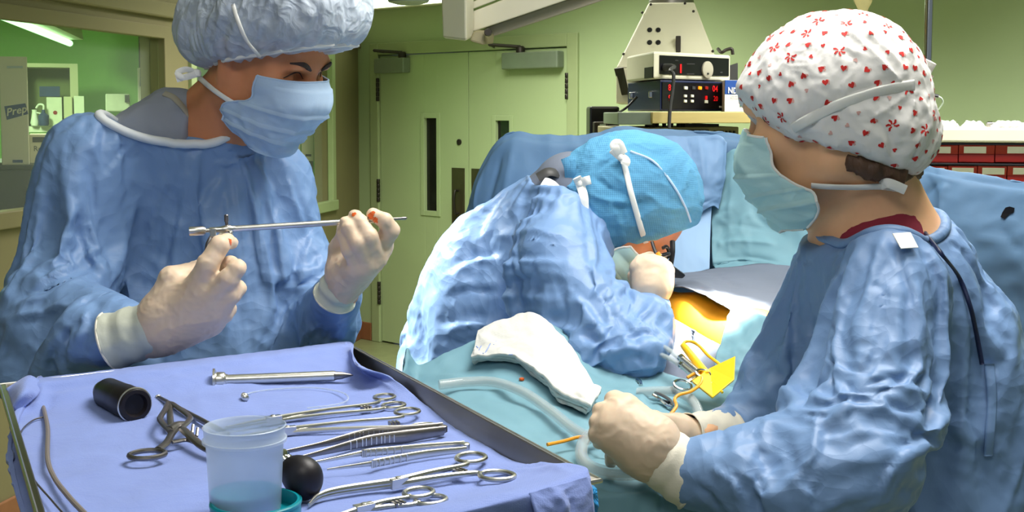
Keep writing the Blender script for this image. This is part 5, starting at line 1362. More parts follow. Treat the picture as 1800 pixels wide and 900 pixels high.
o, V, F = cloth('lining_towel', rows, 150, 130, M['towel_blue'], None, .0022, .0016, 11, 23, '''
640,640 660,655 690,665 4 5; 600,606 625,620 632,645 3 5; 610,620 622,650 660,660 3 -5; 75,668 72,700 60,720 5 6; 90,690 85,715 70,735 6 -4; 240,760 330,700 430,690 5 1; 520,700 600,690 650,700 5 1.2; 905,806 960,812 1010,806 5 4; 860,830 930,820 990,815 6 -2''',
   label='periwinkle blue cloth towel lining the instrument tray', cat='towel')
bvh_tl = bvh_of(V, F)
# curled towel corner at the back left
cloth('curled_corner', [z3([(68, 666, 1.342), (72, 678, 1.336), (66, 696, 1.33), (30, 726, 1.318)]), z3([(48, 660, 1.345), (45, 668, 1.345), (38, 690, 1.34), (20, 716, 1.325)]), z3([(12, 682, 1.335), (10, 690, 1.33), (8, 705, 1.32), (10, 725, 1.312)])],
      24, 30, M['towel_blue'], o, .003, .001, 14, 2)
cloth('hanging_corner', [px3([(930, 866, 1.035), (980, 852, 1.055), (1030, 838, 1.08)]), px3([(938, 892, 1.03), (990, 878, 1.05), (1040, 862, 1.078)]), px3([(945, 930, 1.028), (1000, 920, 1.048), (1046, 905, 1.075)]), px3([(950, 990, 1.028), (1005, 985, 1.048), (1048, 970, 1.075)])],
      40, 30, M['towel_blue'], o, .0022, .003, 14, 6, '970,870 990,885 985,910 4 4; 990,860 1008,885 1003,905 4 -4')
M['plastic_blue'] = mat('crinkled_plastic_blue', (40, 150, 220), .25, var=.15, vscale=20, crease=.6, cscale=40, spec=.7)
cloth('stand_cover', [px3([(1018, 832, 1.12), (1034, 834, 1.13), (1042, 842, 1.14)]), px3([(1018, 865, 1.11), (1038, 866, 1.12), (1048, 872, 1.13)]), px3([(1018, 905, 1.11), (1040, 905, 1.12), (1050, 910, 1.13)]), px3([(1018, 1000, 1.11), (1040, 995, 1.12), (1050, 995, 1.13)])],
      40, 24, M['plastic_blue'], tray, .001, .004, 30, 3, label='bright blue crinkled plastic cover')
# ------------------------------------------------------------------ instruments
def TP(px, py, h=0.0): return PZ(px, py, ZT + .0035) + A((0, 0, h))
def instrument(name, label, group=None, at=(500, 760), cat='instrument'):
    return thing(name, label, cat, TP(*at), group)
def ring(f, c, r, t, h, el=1.0, d=(1, 0)):
    """finger ring lying in the tray plane; el stretches it along direction d"""
    a = np.arange(36) / 36 * 2 * np.pi; u = unit((d[0], d[1], 0)); w = A((-u[1], u[0], 0))
    f.tube(A(c) + A((0, 0, h)) + np.outer(np.cos(a) * r * el, u) + np.outer(np.sin(a) * r, w), t, 8, closed=True)
def flatbar(f, pts, w, flat=.45, n=24): f.tube(np.array(pts), w, 8, n=n, flat=((0, 0, 1), flat))
def hemostat(name, label, tip, box, sh1, sh2, g1, g2, r=.0125, t=.0022, m='steel', group=None, curve=None, jaw=.0028):
    root = instrument(name, label, group, box)
    for (s, g, hh) in ((sh1, g1, .004), (sh2, g2, .001)):
        f = MB(); T0 = TP(*tip, hh * .6 + .001); Bx = TP(*box, hh); S = TP(*s, hh); Gc = TP(*g, hh)
        d = unit(Gc - S)
        mid_ = [TP(*c, hh * .8) for c in (curve or [])]
        f.tube(np.array([T0] + mid_ + [Bx]), [.0009, jaw * .75, jaw], 8, n=20); f.tube(np.array([Bx, (Bx + S) / 2 + A((0, 0, .001)), S, Gc - d * r * 1.02]), [jaw * 1.05, jaw * .8, jaw * .75, t], 8, n=22)
        f.build('shank', M[m], root)
        f = MB(); ring(f, Gc, r, t, 0, 1.18, d); f.build('finger_ring', M[m], root)
    f = MB(); Bx = TP(*box, .0025); dr_ = unit(TP(*sh1) - TP(*box)); R_ = np.stack([dr_, np.cross((0, 0, 1), dr_), A((0, 0, 1))], 1)
    f.box(Bx, (.018, .008, .009), R_); f.lathe(Bx + A((0, 0, .0045)), (0, 0, 1), [(.0028, 0), (.0028, .0008), (.001, .0013)], 12); bev(f.build('box_joint', M[m], root), .001)
    f = MB(); P = (TP(*sh1, .003) + TP(*sh2, .002)) / 2
    for k in range(3): f.box(P - dr_ * (.006 + k * .004), (.0022, .010, .004), R_)
    o = f.build('ratchet', M['steel_dull'], root)
    return root
# obturator
ob = instrument('obturator', 'bright steel rod with disc head and pointed grey tip at the back of the tray', at=(500, 680))
p0, p1 = PZ(374, 688, ZT), PZ(621, 678, ZT); up = A((0, 0, .0135)); axv = unit(p1 - p0); Lr = np.linalg.norm(p1 - p0)
f = MB(); f.lathe(p0 + up, axv, [(.0115, 0), (.0145, .0006), (.0145, .003), (.011, .0045)], 32); f.build('disc_head', M['steel'], ob)
f = MB(); f.lathe(p0 + up, axv, [(.0095, .004), (.0100, .006), (.0100, .013), (.0092, .0145), (.0072, .016), (.0072, .018)], 28); f.build('collar', M['steel'], ob)
f = MB(); f.lathe(p0 + up, axv, [(.0064, .017), (.0064, Lr - .024)], 28); f.build('shaft', M['steel'], ob)
f = MB(); f.lathe(p0 + up, axv, [(.0064, Lr - .0239), (.0052, Lr - .021), (.0046, Lr - .014), (.0006, Lr)], 24); f.build('pointed_tip', M['steel_dull'], ob)
# eyepiece
ey = instrument('eyepiece', 'black rubber sleeve with pale ring at its open end', at=(215, 730))
p0, p1 = PZ(186, 716, ZT) + A((0, 0, .018)), PZ(240, 742, ZT) + A((0, 0, .0185)); axv = unit(p1 - p0); Lr = np.linalg.norm(p1 - p0)
f = MB(); f.lathe(p0, axv, [(.0145, .003), (.0175, .008), (.0178, Lr * .5), (.0185, Lr * .62), (.0185, Lr - .004), (.0172, Lr), (.013, Lr), (.011, Lr - .006), (.004, Lr - .007), (.0005, Lr - .006)], 32); f.build('sleeve', M['black_rubber'], ey)
f = MB(); R_ = rot_to(axv); a = np.arange(40) / 40 * 2 * np.pi; f.tube(p0 + axv * (Lr - .004) + np.outer(np.cos(a) * .0186, R_[:, 0]) + np.outer(np.sin(a) * .0186, R_[:, 1]), .0012, 8, closed=True); f.build('pale_ring', M['steel'], ey)
f = MB(); f.lathe(p0, axv, [(.008, -.009), (.0125, -.007), (.0135, .004)], 24); f.build('grey_end', M['steel_dull'], ey)
# thin rod
rd = instrument('probe_rod', 'thin dark steel rod running behind the plastic cup', at=(320, 725))
f = MB(); f.tube([TP(279, 704, .003), TP(400, 768, .003)], .0031, 12); f.build('rod', M['steel_dull'], rd)
f = MB(); f.lathe(TP(279, 704, .003), unit(TP(279, 704) - TP(400, 768)), [(.0031, 0), (.0036, .0005), (.0036, .003), (.002, .0042)], 12); f.build('rounded_end', M['steel'], rd)
# bead connector on fine clear tube
cn = instrument('luer_connector', 'small beaded steel connector on a fine clear tube behind the cup', at=(432, 708))
M['clear_tube'] = mat('clear_tubing', (206, 220, 232), .15, alpha=.38, spec=.7, var=.02)
p0, p1 = TP(428, 700, .004), TP(439, 716, .004); axv = unit(p1 - p0)
f = MB(); f.lathe(p0, axv, [(.002, 0), (.0034, .002), (.0034, .004), (.0022, .0055), (.0044, .008), (.0044, .011), (.0026, .0125), (.0040, .015), (.0040, .018), (.0015, .020)], 20); f.build('connector', M['steel'], cn)
f = MB(); f.tube([TP(428, 700, .003), TP(445, 694, .003), TP(490, 688, .003), TP(550, 686, .003), TP(600, 694, .003), TP(612, 706, .003), TP(590, 716, .003), TP(540, 722, .003)], .0010, 6, n=60); f.build('fine_tube', M['clear_tube'], cn)
# spring ring-handled retractor
sr = instrument('spring_retractor', 'dark steel ring-handled spring retractor left of the plastic cup', at=(305, 775))
def bar(name, pts, w, m='steel_dull', flat=.7): 
    f = MB(); f.tube(np.array([TP(*p) for p in pts]), w, 8, n=26, flat=((0, 0, 1), flat)); return f.build(name, M[m], sr)
f = MB(); ring(f, TP(259, 806, .004), .0148, .0026, 0, 1.15, (1, .3)); f.build('finger_ring', M['steel_dull'], sr)
bar('handle', [(278, 797, .004), (292, 788, .005), (303, 775, .008), (312, 768, .010)], .0042)
bar('arm', [(300, 776, .010), (286, 764, .012), (282, 754, .012), (290, 742, .013), (296, 730, .014)], .0034)
bar('arm', [(318, 770, .010), (330, 762, .012), (334, 753, .012), (318, 741, .013), (302, 731, .014)], .0034)
bar('cross_bar', [(298, 772, .011), (312, 766, .012), (328, 764, .011)], .0046)
bar('blade', [(299, 731, .014), (299, 742, .010), (300, 756, .004)], .0036)
bar('ratchet_arm', [(322, 772, .010), (340, 785, .008), (356, 795, .006), (385, 808, .005)], .0046)
bar('lower_handle', [(303, 786, .005), (330, 782, .005), (350, 790, .005)], .0030)
for q in ((338, 778), (346, 784)):
    f = MB(); f.tube([TP(*q, .010), TP(q[0] + 2, q[1] - 4, .016)], .0016, 6); f.build('ratchet_tooth', M['steel_dull'], sr)
# plastic cup in its teal lid
lid = instrument('teal_dish', 'round teal plastic dish under the plastic cup', at=(448, 890), cat='dish')
lc = PZ(450, 908, ZT + .001)
f = MB(); f.lathe(lc, (0, 0, 1), [(.001, 0), (.036, 0), (.0375, .002), (.0375, .013), (.0365, .0142), (.0345, .0142), (.0338, .012), (.0338, .003), (.001, .0028)], 48); f.build('dish_shell', M['teal_plastic'], lid)
f = MB(); f.lathe(lc + A((0, 0, .0142)), (0, 0, 1), [(.0372, -.0035), (.0382, -.003), (.0382, -.001), (.0372, 0)], 48, cap=False); f.build('dish_rim', M['teal_plastic'], lid)
cup = instrument('specimen_cup', 'translucent plastic cup holding pale blue liquid at the front of the tray', at=(432, 890), cat='cup')
M['cup'] = bpy.data.materials.new('translucent_polypropylene'); M['cup'].use_nodes = True
nt = M['cup'].node_tree; b_ = nt.nodes['Principled BSDF']; b_.inputs['Base Color'].default_value = lin((206, 220, 236)); b_.inputs['Roughness'].default_value = .28; b_.inputs['Alpha'].default_value = .46; b_.inputs['Specular IOR Level'].default_value = .7
M['liquid'] = mat('pale_blue_liquid', (70, 176, 200), .06, alpha=.62, spec=.8, var=.02)
cc = PZ(432, 897, ZT + .004)
HC = .0725
f = MB(); f.lathe(cc, (0, 0, 1), [(.001, .001), (.028, 0), (.0295, .002), (.0322, HC - .014), (.0335, HC - .012), (.0345, HC - .011), (.0335, HC - .009), (.0338, HC - .003), (.0348, HC), (.0338, HC + .0006), (.0326, HC - .001), (.0316, HC - .012), (.0288, .004), (.001, .003)], 56, cap=False); f.build('cup_wall', M['cup'], cup)
f = MB(); f.lathe(cc, (0, 0, 1), [(.0005, .0045), (.0284, .0045), (.0291, .017), (.0005, .0172)], 48, cap=False); f.build('liquid', M['liquid'], cup)
f = MB(); f.lathe(cc, (0, 0, 1), [(.0335, HC - .0135), (.0352, HC - .0128), (.0352, HC - .0105), (.0335, HC - .010)], 56, cap=False); f.build('cup_collar', M['cup'], cup)
# black bulb with steel neck
bl = instrument('rubber_bulb', 'glossy black rubber bulb with steel neck beside the cup', at=(533, 870), cat='bulb')
c = PZ(535, 880, ZT) + A((0, 0, .0195))
f = MB(); V_ = Sdf().ell(c, (.0168, .0175, .0190), None).ell(c + A((-.010, .006, .006)), (.012, .012, .012), None, .01).mesh(.0016); mk('bulb', smooth_mesh(V_[0], V_[1], 2), V_[1], M['black_rubber'], bl)
f = MB(); f.lathe(c + A((-.015, .012, .010)), unit((-.7, .6, .35)), [(.006, 0), (.007, .004), (.0055, .007), (.0075, .009), (.0075, .013), (.004, .015)], 18); f.build('steel_neck', M['chrome'], bl)
g_ = 'clamps and forceps laid on the tray towel'
hemostat('clamp', 'closed steel ring clamp farthest back on the towel, nearest the pointed rod', (395, 757), (480, 742), (655, 716), (660, 722), (676, 704), (692, 714), .0118, .0021, group=g_)
hemostat('clamp', 'steel ring clamp with parted shanks, second from the back of the tray', (390, 778), (505, 761), (698, 741), (718, 752), (716, 730), (748, 752), .0130, .0021, group=g_)
hemostat('curved_clamp', 'long steel clamp with curved tip, largest and nearest the tray\'s steel edge', (543, 893), (700, 853), (815, 826), (832, 834), (828, 812), (874, 838), .0138, .0024, group=g_, curve=[(560, 877), (600, 866)], jaw=.0036)
hemostat('clamp', 'steel ring clamp lying nearest the front edge of the tray', (560, 925), (640, 900), (714, 883), (720, 890), (736, 874), (757, 881), .0118, .0023, group=g_)
def tweezers(label, arm1, arm2, w1=(.0012, .0026, .0060, .0068, .005), m='steel_dull'):
    root = instrument('tissue_forceps', label, g_, arm1[2])
    for arm, hh in ((arm1, .0045), (arm2, .0035)):
        f = MB(); f.tube(np.array([TP(p[0], p[1], hh) for p in arm]), [q * .42 for q in w1], 10, n=36, flat=((0, 0, 1), 2.4)); ar = f.build('arm', M[m], root)
        f = MB()
        for k in range(10):
            t = .42 + k * .028; P = catmull(np.array([TP(p[0], p[1], hh) for p in arm]), 100)[int(t * 99)] + A((0, -.0018, 0)); f.box(P, (.0011, .0022, .0075), rot_to((0, 0, 1), TP(*arm[-1]) - TP(*arm[0])))
        f.build('grip_ridge', M['steel'], ar, smooth=False, kind='stuff')
    f = MB(); e = (TP(*arm1[-1], .005) + TP(*arm2[-1], .003)) / 2; f.lathe(e - A((0, 0, .004)), (0, 0, 1), [(.003, 0), (.0045, .001), (.0045, .007), (.003, .008)], 14); f.build('spring_end', M[m], root)
    return root
tweezers('broad dark tissue forceps between the ring clamps and the tweezers', [(455, 812), (560, 790), (640, 772), (715, 766), (778, 758)], [(500, 818), (560, 803), (645, 782), (715, 773), (780, 763)])
tweezers('slim steel tweezers in front of the broad forceps', [(520, 828), (630, 806), (645, 804), (740, 795), (816, 788)], [(575, 832), (648, 822), (662, 820), (745, 805), (820, 796)], (.0010, .0024, .0040, .0040, .003), 'steel')
# grey cable and wire at the left
f = MB(); f.tube([TP(*p, .003) for p in ((72, 706), (78, 728), (84, 760), (84, 812), (96, 846), (120, 878), (148, 908), (180, 940))], .0024, 8, n=70); f.build('grey_cable', mat('cable_grey', (120, 112, 106), .45), label='thick grey cable lying along the towel\'s side', cat='cable')
f = MB(); f.tube([TP(*p, .002) for p in ((78, 736), (58, 742), (40, 758), (32, 782), (36, 812), (62, 850), (88, 880), (110, 905), (140, 930))], .0009, 6, n=70); f.build('thin_wire', M['steel_dull'], label='thin steel wire looping beside the thick grey cable', cat='wire')
# ------------------------------------------------------------------ the scope in the man's hands
scp = thing('endoscope', 'bright metal scope tube held level between the man\'s gloved hands', 'instrument', W(430, 402, 1.70))
p0, p1 = W(332, 407, 1.685), W(714, 383.5, 1.765); axv = unit(p1 - p0); Lr = np.linalg.norm(p1 - p0)
def on(px): return (px - 332) / (714 - 332) * Lr
f = MB(); f.lathe(p0, axv, [(.0035, 0), (.0060, .0004), (.0062, .0015), (.0062, on(356)), (.0045, on(360))], 28); f.build('eyepiece_knob', M['steel'], scp)
f = MB(); f.lathe(p0, axv, [(.0028, on(359)), (.0028, on(366)), (.0040, on(367)), (.0040, on(386)), (.0048, on(389)), (.0058, on(394)), (.0058, on(402)), (.0045, on(405)), (.0045, on(412))], 24); f.build('bridge_body', M['steel'], scp)
f = MB(); f.lathe(p0, axv, [(.0042, on(410)), (.0041, on(605)), (.0038, on(684))], 24); f.build('sheath_tube', M['steel'], scp)
f = MB(); f.lathe(p0, axv, [(.0022, on(683)), (.0020, on(704)), (.0012, on(712))], 14); f.lathe(p0, axv, [(.0023, on(705)), (.0023, on(713)), (.0008, on(716))], 12); f.build('distal_tip', M['steel_dull'], scp)
f = MB(); q = p0 + axv * on(397); f.tube([q, q + A((-.001, 0, .011))], .0022, 10); f.lathe(q + A((-.001, 0, .010)), (0, 0, 1), [(.0026, 0), (.0030, .001), (.0030, .009), (.002, .010)], 14); f.build('stopcock', M['steel_dull'], scp)
f = MB(); q = p0 + axv * on(374); f.box(q + A((0, -.001, -.003)), (.008, .009, .012)); bev(f.build('bridge_block', M['steel'], scp), .001)
f = MB(); f.tube([q + A((0, 0, -.006)), W(366, 428, 1.69), W(362, 446, 1.69), W(358, 470, 1.69)], [.004, .0032, .0024, .0018], 8, n=20, flat=((0, -1, 0), .45)); f.build('lever', M['steel_dull'], scp)
f = MB(); f.tube([p0 + axv * on(392) + A((0, 0, -.003)), W(384, 420, 1.69), W(374, 440, 1.69)], [.004, .0034, .002], 8, n=20, flat=((0, -1, 0), .45)); f.build('trigger', M['scrub_trim'], scp)
f = MB(); q = p0 + axv * on(404); f.tube([q + A((0, -.003, -.004)), q + A((0, -.006, -.006))], .0028, 10); f.lathe(q + A((0, -.004, -.0055)), (0, -1, 0), [(.002, 0), (.0034, .001), (.0034, .004), (.002, .005)], 12); f.build('light_post', M['steel'], scp)
# ------------------------------------------------------------------ on the table drape
ZD = 1.222
def DP(px, py, h=0.0): return PZ(px, py, ZD) + A((0, 0, h))
M['clear_hose'] = mat('clear_hose', (196, 206, 206), .12, alpha=.36, spec=.8, var=.03)
def hose(label, pts, r, m='clear_hose', cat='tube', n=90, name='suction_tube', bore=True):
    root = thing(name, label, cat, pts[0]); P = np.array(pts)
    f = MB(); f.tube(P, r, 14, n=n); f.build('outer_wall', M[m], root)
    if bore:
        f = MB(); f.tube(P, r * .6, 10, n=n); f.build('inner_bore', M[m], root)
    return root
hose('clear suction tube curving over the drape below the white towels', [DP(772, 690, .012), DP(820, 687, .014), DP(870, 690, .016), DP(920, 706, .014), DP(965, 735, .012), DP(1005, 768, .012), DP(1035, 790, .014)], .0078)
hose('clear suction tube looping under the nurse\'s near hand', [DP(1095, 778, .012), DP(1060, 776, .014), DP(1030, 790, .014), DP(1022, 818, .012), DP(1040, 840, .012), DP(1080, 850, .012), DP(1130, 848, .012), DP(1165, 838, .012)], .0082)
hose('clear suction tube bending beside the yellow pouch', [W(1122, 690, 1.97), W(1160, 688, 1.95), W(1195, 690, 1.93), W(1218, 706, 1.90), W(1230, 732, 1.86), W(1234, 765, 1.80), W(1240, 790, 1.77)], .0080)
hose('pair of fine clear tubes leading to the steel rods, upper one', [W(1160, 606, 2.06), W(1180, 618, 2.03), W(1200, 636, 2.0)], .0042, n=30)
hose('fine clear tube below its twin leading to the steel rods', [W(1158, 622, 2.05), W(1180, 632, 2.02), W(1204, 648, 1.99)], .0042, n=30)
f = MB(); f.tube([DP(962, 798, .012), DP(990, 792, .012), DP(1020, 787, .014), DP(1045, 791, .014), DP(1062, 803, .012), DP(1075, 814, .010), DP(1088, 812, .010)], .0024, 8, n=60); f.build('orange_cord', M['orange'], label='orange cord crossing the drape under the nurse\'s near hand', cat='cord')
f = MB(); f.tube([W(1150, 765, 1.72), W(1165, 745, 1.76), W(1184, 722, 1.82), (W(1189, 713, 1.84)), W(1186, 702, 1.87), W(1194, 694, 1.88), W(1214, 688, 1.90), W(1230, 676, 1.92), W(1233, 664, 1.94), W(1222, 657, 1.955), W(1208, 664, 1.95)], .0026, 8, n=80); f.build('cautery_cord', M['orange'], label='yellow cord winding down from the yellow pouch to the gloves', cat='cord')  # yellow cautery cord running down from the pouch
pch = thing('yellow_pouch', 'yellow plastic holster pouch pinned to the drape beside the nurse', 'holster', W(1245, 690, 1.95))
f = MB(); f.poly([W(1215, 672, 1.93), W(1246, 650, 1.975), W(1292, 628, 1.98), W(1290, 670, 1.93), W(1252, 702, 1.90)], A((.0, -.006, .004))); bev(f.build('front_panel', M['yellow_pouch'], pch, smooth=False), .002)
f = MB(); f.poly([W(1194, 643, 2.0), W(1206, 638, 2.0), W(1240, 660, 1.965), W(1226, 676, 1.945)], A((0, -.004, .006))); bev(f.build('side_panel', M['yellow_pouch'], pch, smooth=False), .002)
f = MB(); f.tube([W(1238, 664, 1.95), W(1258, 676, 1.925), W(1270, 690, 1.905)], .002, 8, n=16); f.build('seam_ridge', M['yellow'], pch)
pen = thing('cautery_pencil', 'yellow cautery pencil with looping cord leaning in the yellow pouch', 'instrument', W(1222, 635, 1.99))
f = MB(); f.tube([W(1200, 607, 2.02), W(1206, 613, 2.01), W(1224, 636, 1.985), W(1243, 660, 1.955)], [.0045, .006, .0066, .0075], 12, n=24); f.build('pencil_body', M['yellow'], pen)
f = MB(); f.tube([W(1201, 608, 2.02), W(1203, 602, 2.03), W(1213, 600, 2.03), W(1228, 607, 2.03), W(1245, 625, 2.01), W(1262, 638, 1.99), W(1272, 648, 1.975), W(1270, 655, 1.965)], .0026, 8, n=40); f.build('pencil_cord', M['yellow'], pen)
f = MB(); f.box(W(1278, 646, 1.97), (.022, .004, .006), rot_to((0, 0, 1), (1, .2, 0))); f.box(W(1262, 654, 1.965), (.004, .016, .005), rot_to((0, 0, 1), (1, .8, 0))); f.build('cord_clip', M['yellow'], pen)
for k, (a, b, lab) in enumerate((((1197, 629, 2.0), (1231, 657, 1.96), 'upper steel rod resting on the yellow pouch'), ((1199, 642, 1.99), (1224, 663, 1.955), 'lower steel rod resting on the yellow pouch'))):
    rt = thing('steel_rod', lab, 'instrument', W(*a)); f = MB(); f.tube([W(*a), W(*b)], .0052, 12); f.build('rod', M['steel'], rt); f = MB(); f.lathe(W(*a), unit(W(*a) - W(*b)), [(.0052, -.004), (.0062, -.003), (.0062, .002), (.004, .003)], 14); f.build('rod_collar', M['chrome'], rt)
tc = thing('towel_clip', 'chrome towel clip with two rings gripping the drape near the yellow cord', 'instrument', W(1205, 678, 1.93))
for c, r in (((1236, 657, 1.95), .0085), ((1200, 677, 1.925), .0105)):
    f = MB(); a = np.arange(30) / 30 * 2 * np.pi; R_ = rot_to(unit((.2, -.5, .8)), (1, .2, -.3)); f.tube(W(*c) + np.outer(np.cos(a) * r * 1.35, R_[:, 0]) + np.outer(np.sin(a) * r, R_[:, 1]), .0022, 8, closed=True); f.build('finger_ring', M['chrome'], tc)
f = MB(); f.tube([W(1226, 660, 1.95), W(1215, 668, 1.94), W(1208, 674, 1.935)], .0028, 8, n=12); f.build('clip_shank', M['chrome'], tc)
tc = thing('towel_clip', 'dark jawed towel clip biting the drape beside the clear tube', 'instrument', W(1160, 705, 1.93))
for pts, m in (([(1148, 694, 1.94), (1160, 702, 1.93), (1172, 712, 1.91), (1181, 716, 1.90)], 'chrome'), ([(1152, 690, 1.95), (1166, 696, 1.935), (1178, 704, 1.92), (1182, 714, 1.905)], 'steel_dull'), ([(1160, 703, 1.93), (1176, 708, 1.915)], 'black')):
    f = MB(); f.tube(px3(pts), .0026, 8, n=16); f.build('jaw', M[m], tc)
f = MB(); f.tube(px3([(1180, 682, 1.95), (1186, 690, 1.94), (1189, 687, 1.945)]), .003, 8, n=12); f.build('black_clip', M['black'], tc)
cl = thing('drape_clip', 'small chrome clip at the drape fold left of the clear tube', 'clip', W(1124, 671, 2.02))
f = MB(); f.tube(px3([(1120, 668, 2.03), (1125, 671, 2.02), (1127, 678, 2.01)]), .0032, 8, n=12); f.build('clip_body', M['chrome'], cl); f = MB(); f.tube(px3([(1122, 674, 2.02), (1124, 685, 2.01)]), .002, 8); f.build('clip_jaw', M['black'], cl)
# eyepiece at the surgeon's eye
se = thing('scope_eyepiece', 'black ringed eyepiece held at the bent surgeon\'s eye', 'instrument', W(1155, 450, 2.24))
f = MB(); a = np.arange(40) / 40 * 2 * np.pi
R_ = rot_to(unit(W(1148, 440, 2.24) - W(1160, 480, 2.24)), (1, 0, .1))
f.tube(W(1156, 452, 2.235) + np.outer(np.cos(a) * .021, R_[:, 0]) + np.outer(np.sin(a) * .017, R_[:, 1]), .0034, 8, closed=True); f.build('eyecup_ring', M['black'], se)
f = MB(); f.lathe(W(1158, 458, 2.235), R_[:, 2], [(.012, -.05), (.013, 0), (.016, .006), (.010, .008)], 20); f.build('eyepiece_barrel', M['steel'], se)
f = MB(); f.tube(px3([(1146, 425, 2.235), (1151, 440, 2.225), (1158, 455, 2.215)]), .0032, 8, n=14); f.build('side_arm', M['black'], se)
f = MB(); f.tube(px3([(1156, 444, 2.21), (1162, 458, 2.205)]), .004, 8); f.build('orange_band', M['orange'], se)
f = MB(); f.tube(px3([(1182, 424, 2.26), (1182, 445, 2.25), (1178, 470, 2.25)]), .0048, 8, n=14); f.build('glasses_temple', M['black'], se)
f = MB(); f.tube(px3([(1165, 436, 2.24), (1172, 434, 2.245), (1176, 446, 2.25), (1170, 456, 2.245)]), .0034, 8, n=20); f.build('cable', M['black'], se)
f = MB(); f.poly(px3([(1176, 462, 2.30), (1206, 484, 2.34), (1200, 490, 2.34), (1174, 488, 2.30)]), A((0, .03, .0))); bev(f.build('camera_head', M['black'], se, smooth=False), .003)
# ================================================================== equipment at the back
def up3(p, z): return rz(p, z)
def yz(py, d): return CAM.z + (200 - py) * d / FPX
def prism(mb, P4, z0, z1): return mb.hexa([rz(p, z0) for p in P4] + [rz(p, z1) for p in P4])
def cornerbox(Lp, Cp, Rp):
    """plan corners of a box seen edge-on: left, near and right corner given as (px, depth)"""
    l, c, r = (W(p, 350, d) for p, d in (Lp, Cp, Rp)); return [c, r, l + r - c, l]
def facequad(P4, i, j, u0, u1, z0, z1, out):
    """thin box on the side i-j of a plan, between fractions u0..u1 and heights z0..z1"""
    a, b = P4[i], P4[j]; t = unit(rz(b - a, 0)); n = A((t[1], -t[0], 0)); n = n if np.dot(n, A((0, 0, 0)) + rz(A(CAM) - a, 0)) > 0 else -n
    p, q = a + (b - a) * u0, a + (b - a) * u1
    return [p - n * .002, q - n * .002, q + n * out, p + n * out], n
# ceiling column head
ch = thing('ceiling_column', 'cream tapered ceiling column head above the monitors', 'equipment', W(1185, 140, 5.3))
ce = unit((math.cos(.12), -math.sin(.12), 0)); cp_ = A((-ce[1], ce[0], 0))
def on_line(px, back):
    """plan point on the column's front line (moved back by `back`) seen at column px"""
    o = W(1082, 350, 5.38) + cp_ * back; r = RAY(px, 350); o2, r2 = o[:2] - A(CAM)[:2], r[:2]
    t = np.linalg.solve(np.array([[r2[0], -ce[0]], [r2[1], -ce[1]]]), o2); return A((*(A(CAM)[:2] + r2 * t[0]), 0))
bl, br, tl_, tr2 = on_line(1082, 0), on_line(1262, 0), on_line(1138, .14), on_line(1217, .14)
bot4 = [br, br + cp_ * .55, bl + cp_ * .55, bl]; top4 = [tr2, tr2 + cp_ * .27, tl_ + cp_ * .27, tl_]
zb, zt = yz(140, 5.25), yz(2, 5.35); zm = yz(118, 5.25)
f = MB(); f.hexa([rz(p, zm) for p in bot4] + [rz(p, zt) for p in top4]); f.hexa([rz(p, zb - .1) for p in bot4] + [rz(p, zm - .0005) for p in bot4]); bev(f.build('cowl', M['beige'], ch, smooth=False), .006)
f = MB(); c_ = sum(top4) / 4; f.lathe(rz(c_, zt - .01), (0, 0, 1), [(.10, 0), (.10, .03), (.07, .05), (.07, ZC - zt)], 28); f.build('drop_tube', M['steel_tray'], ch)
def cowl_pt(px, py):   # on the sloped front
    a, b, c2 = rz(bot4[0], zm), rz(bot4[3], zm), rz(top4[0], zt); n = unit(np.cross(b - a, c2 - a)); n = n if n[1] < 0 else -n
    r = RAY(px, py); t = np.dot(a - A(CAM), n) / np.dot(r, n); return A(CAM) + r * t, n
for q in ((1142, 53), (1157, 53), (1142, 75), (1157, 75)):
    c_, n = cowl_pt(*q); f = MB(); f.lathe(c_ - n * .006, n, [(.011, 0), (.011, .010), (.008, .011)], 16); f.build('black_port', M['black'], ch)
c_, n = cowl_pt(1192, 80); f = MB(); f.box(c_ + n * .006, (.020, .02, .075)); bev(f.build('outlet_slot', M['dark_metal'], ch, smooth=False), .002)
for q in ((1144, 8), (1204, 6), (1129, 22), (1219, 20), (1096, 95), (1253, 90)):
    c_, n = cowl_pt(*q); f = MB(); f.lathe(c_ - n * .002, n, [(.006, 0), (.006, .004), (.003, .006)], 10); f.build('screw', M['dark_metal'], ch)
f = MB(); f.hexa(px3([(1079, 120, 5.35), (1096, 118, 5.3), (1106, 166, 5.3), (1092, 168, 5.35), (1079, 120, 5.5), (1096, 118, 5.5), (1106, 166, 5.5), (1092, 168, 5.5)])); bev(f.build('side_bracket', M['dark_metal'], ch, smooth=False), .004)
f = MB(); f.hexa(px3([(1280, 116, 5.3), (1297, 110, 5.3), (1297, 142, 5.3), (1281, 142, 5.3), (1280, 116, 5.5), (1297, 110, 5.5), (1297, 142, 5.5), (1281, 142, 5.5)])); bev(f.build('side_bracket', M['grey_dark'], ch, smooth=False), .004)
f = MB(); f.tube(px3([(1262, 86, 5.2), (1268, 92, 5.15), (1276, 88, 5.15), (1286, 86, 5.15), (1288, 96, 5.15)]), .007, 8, n=24); f.build('hose_hook', M['dark_metal'], ch)
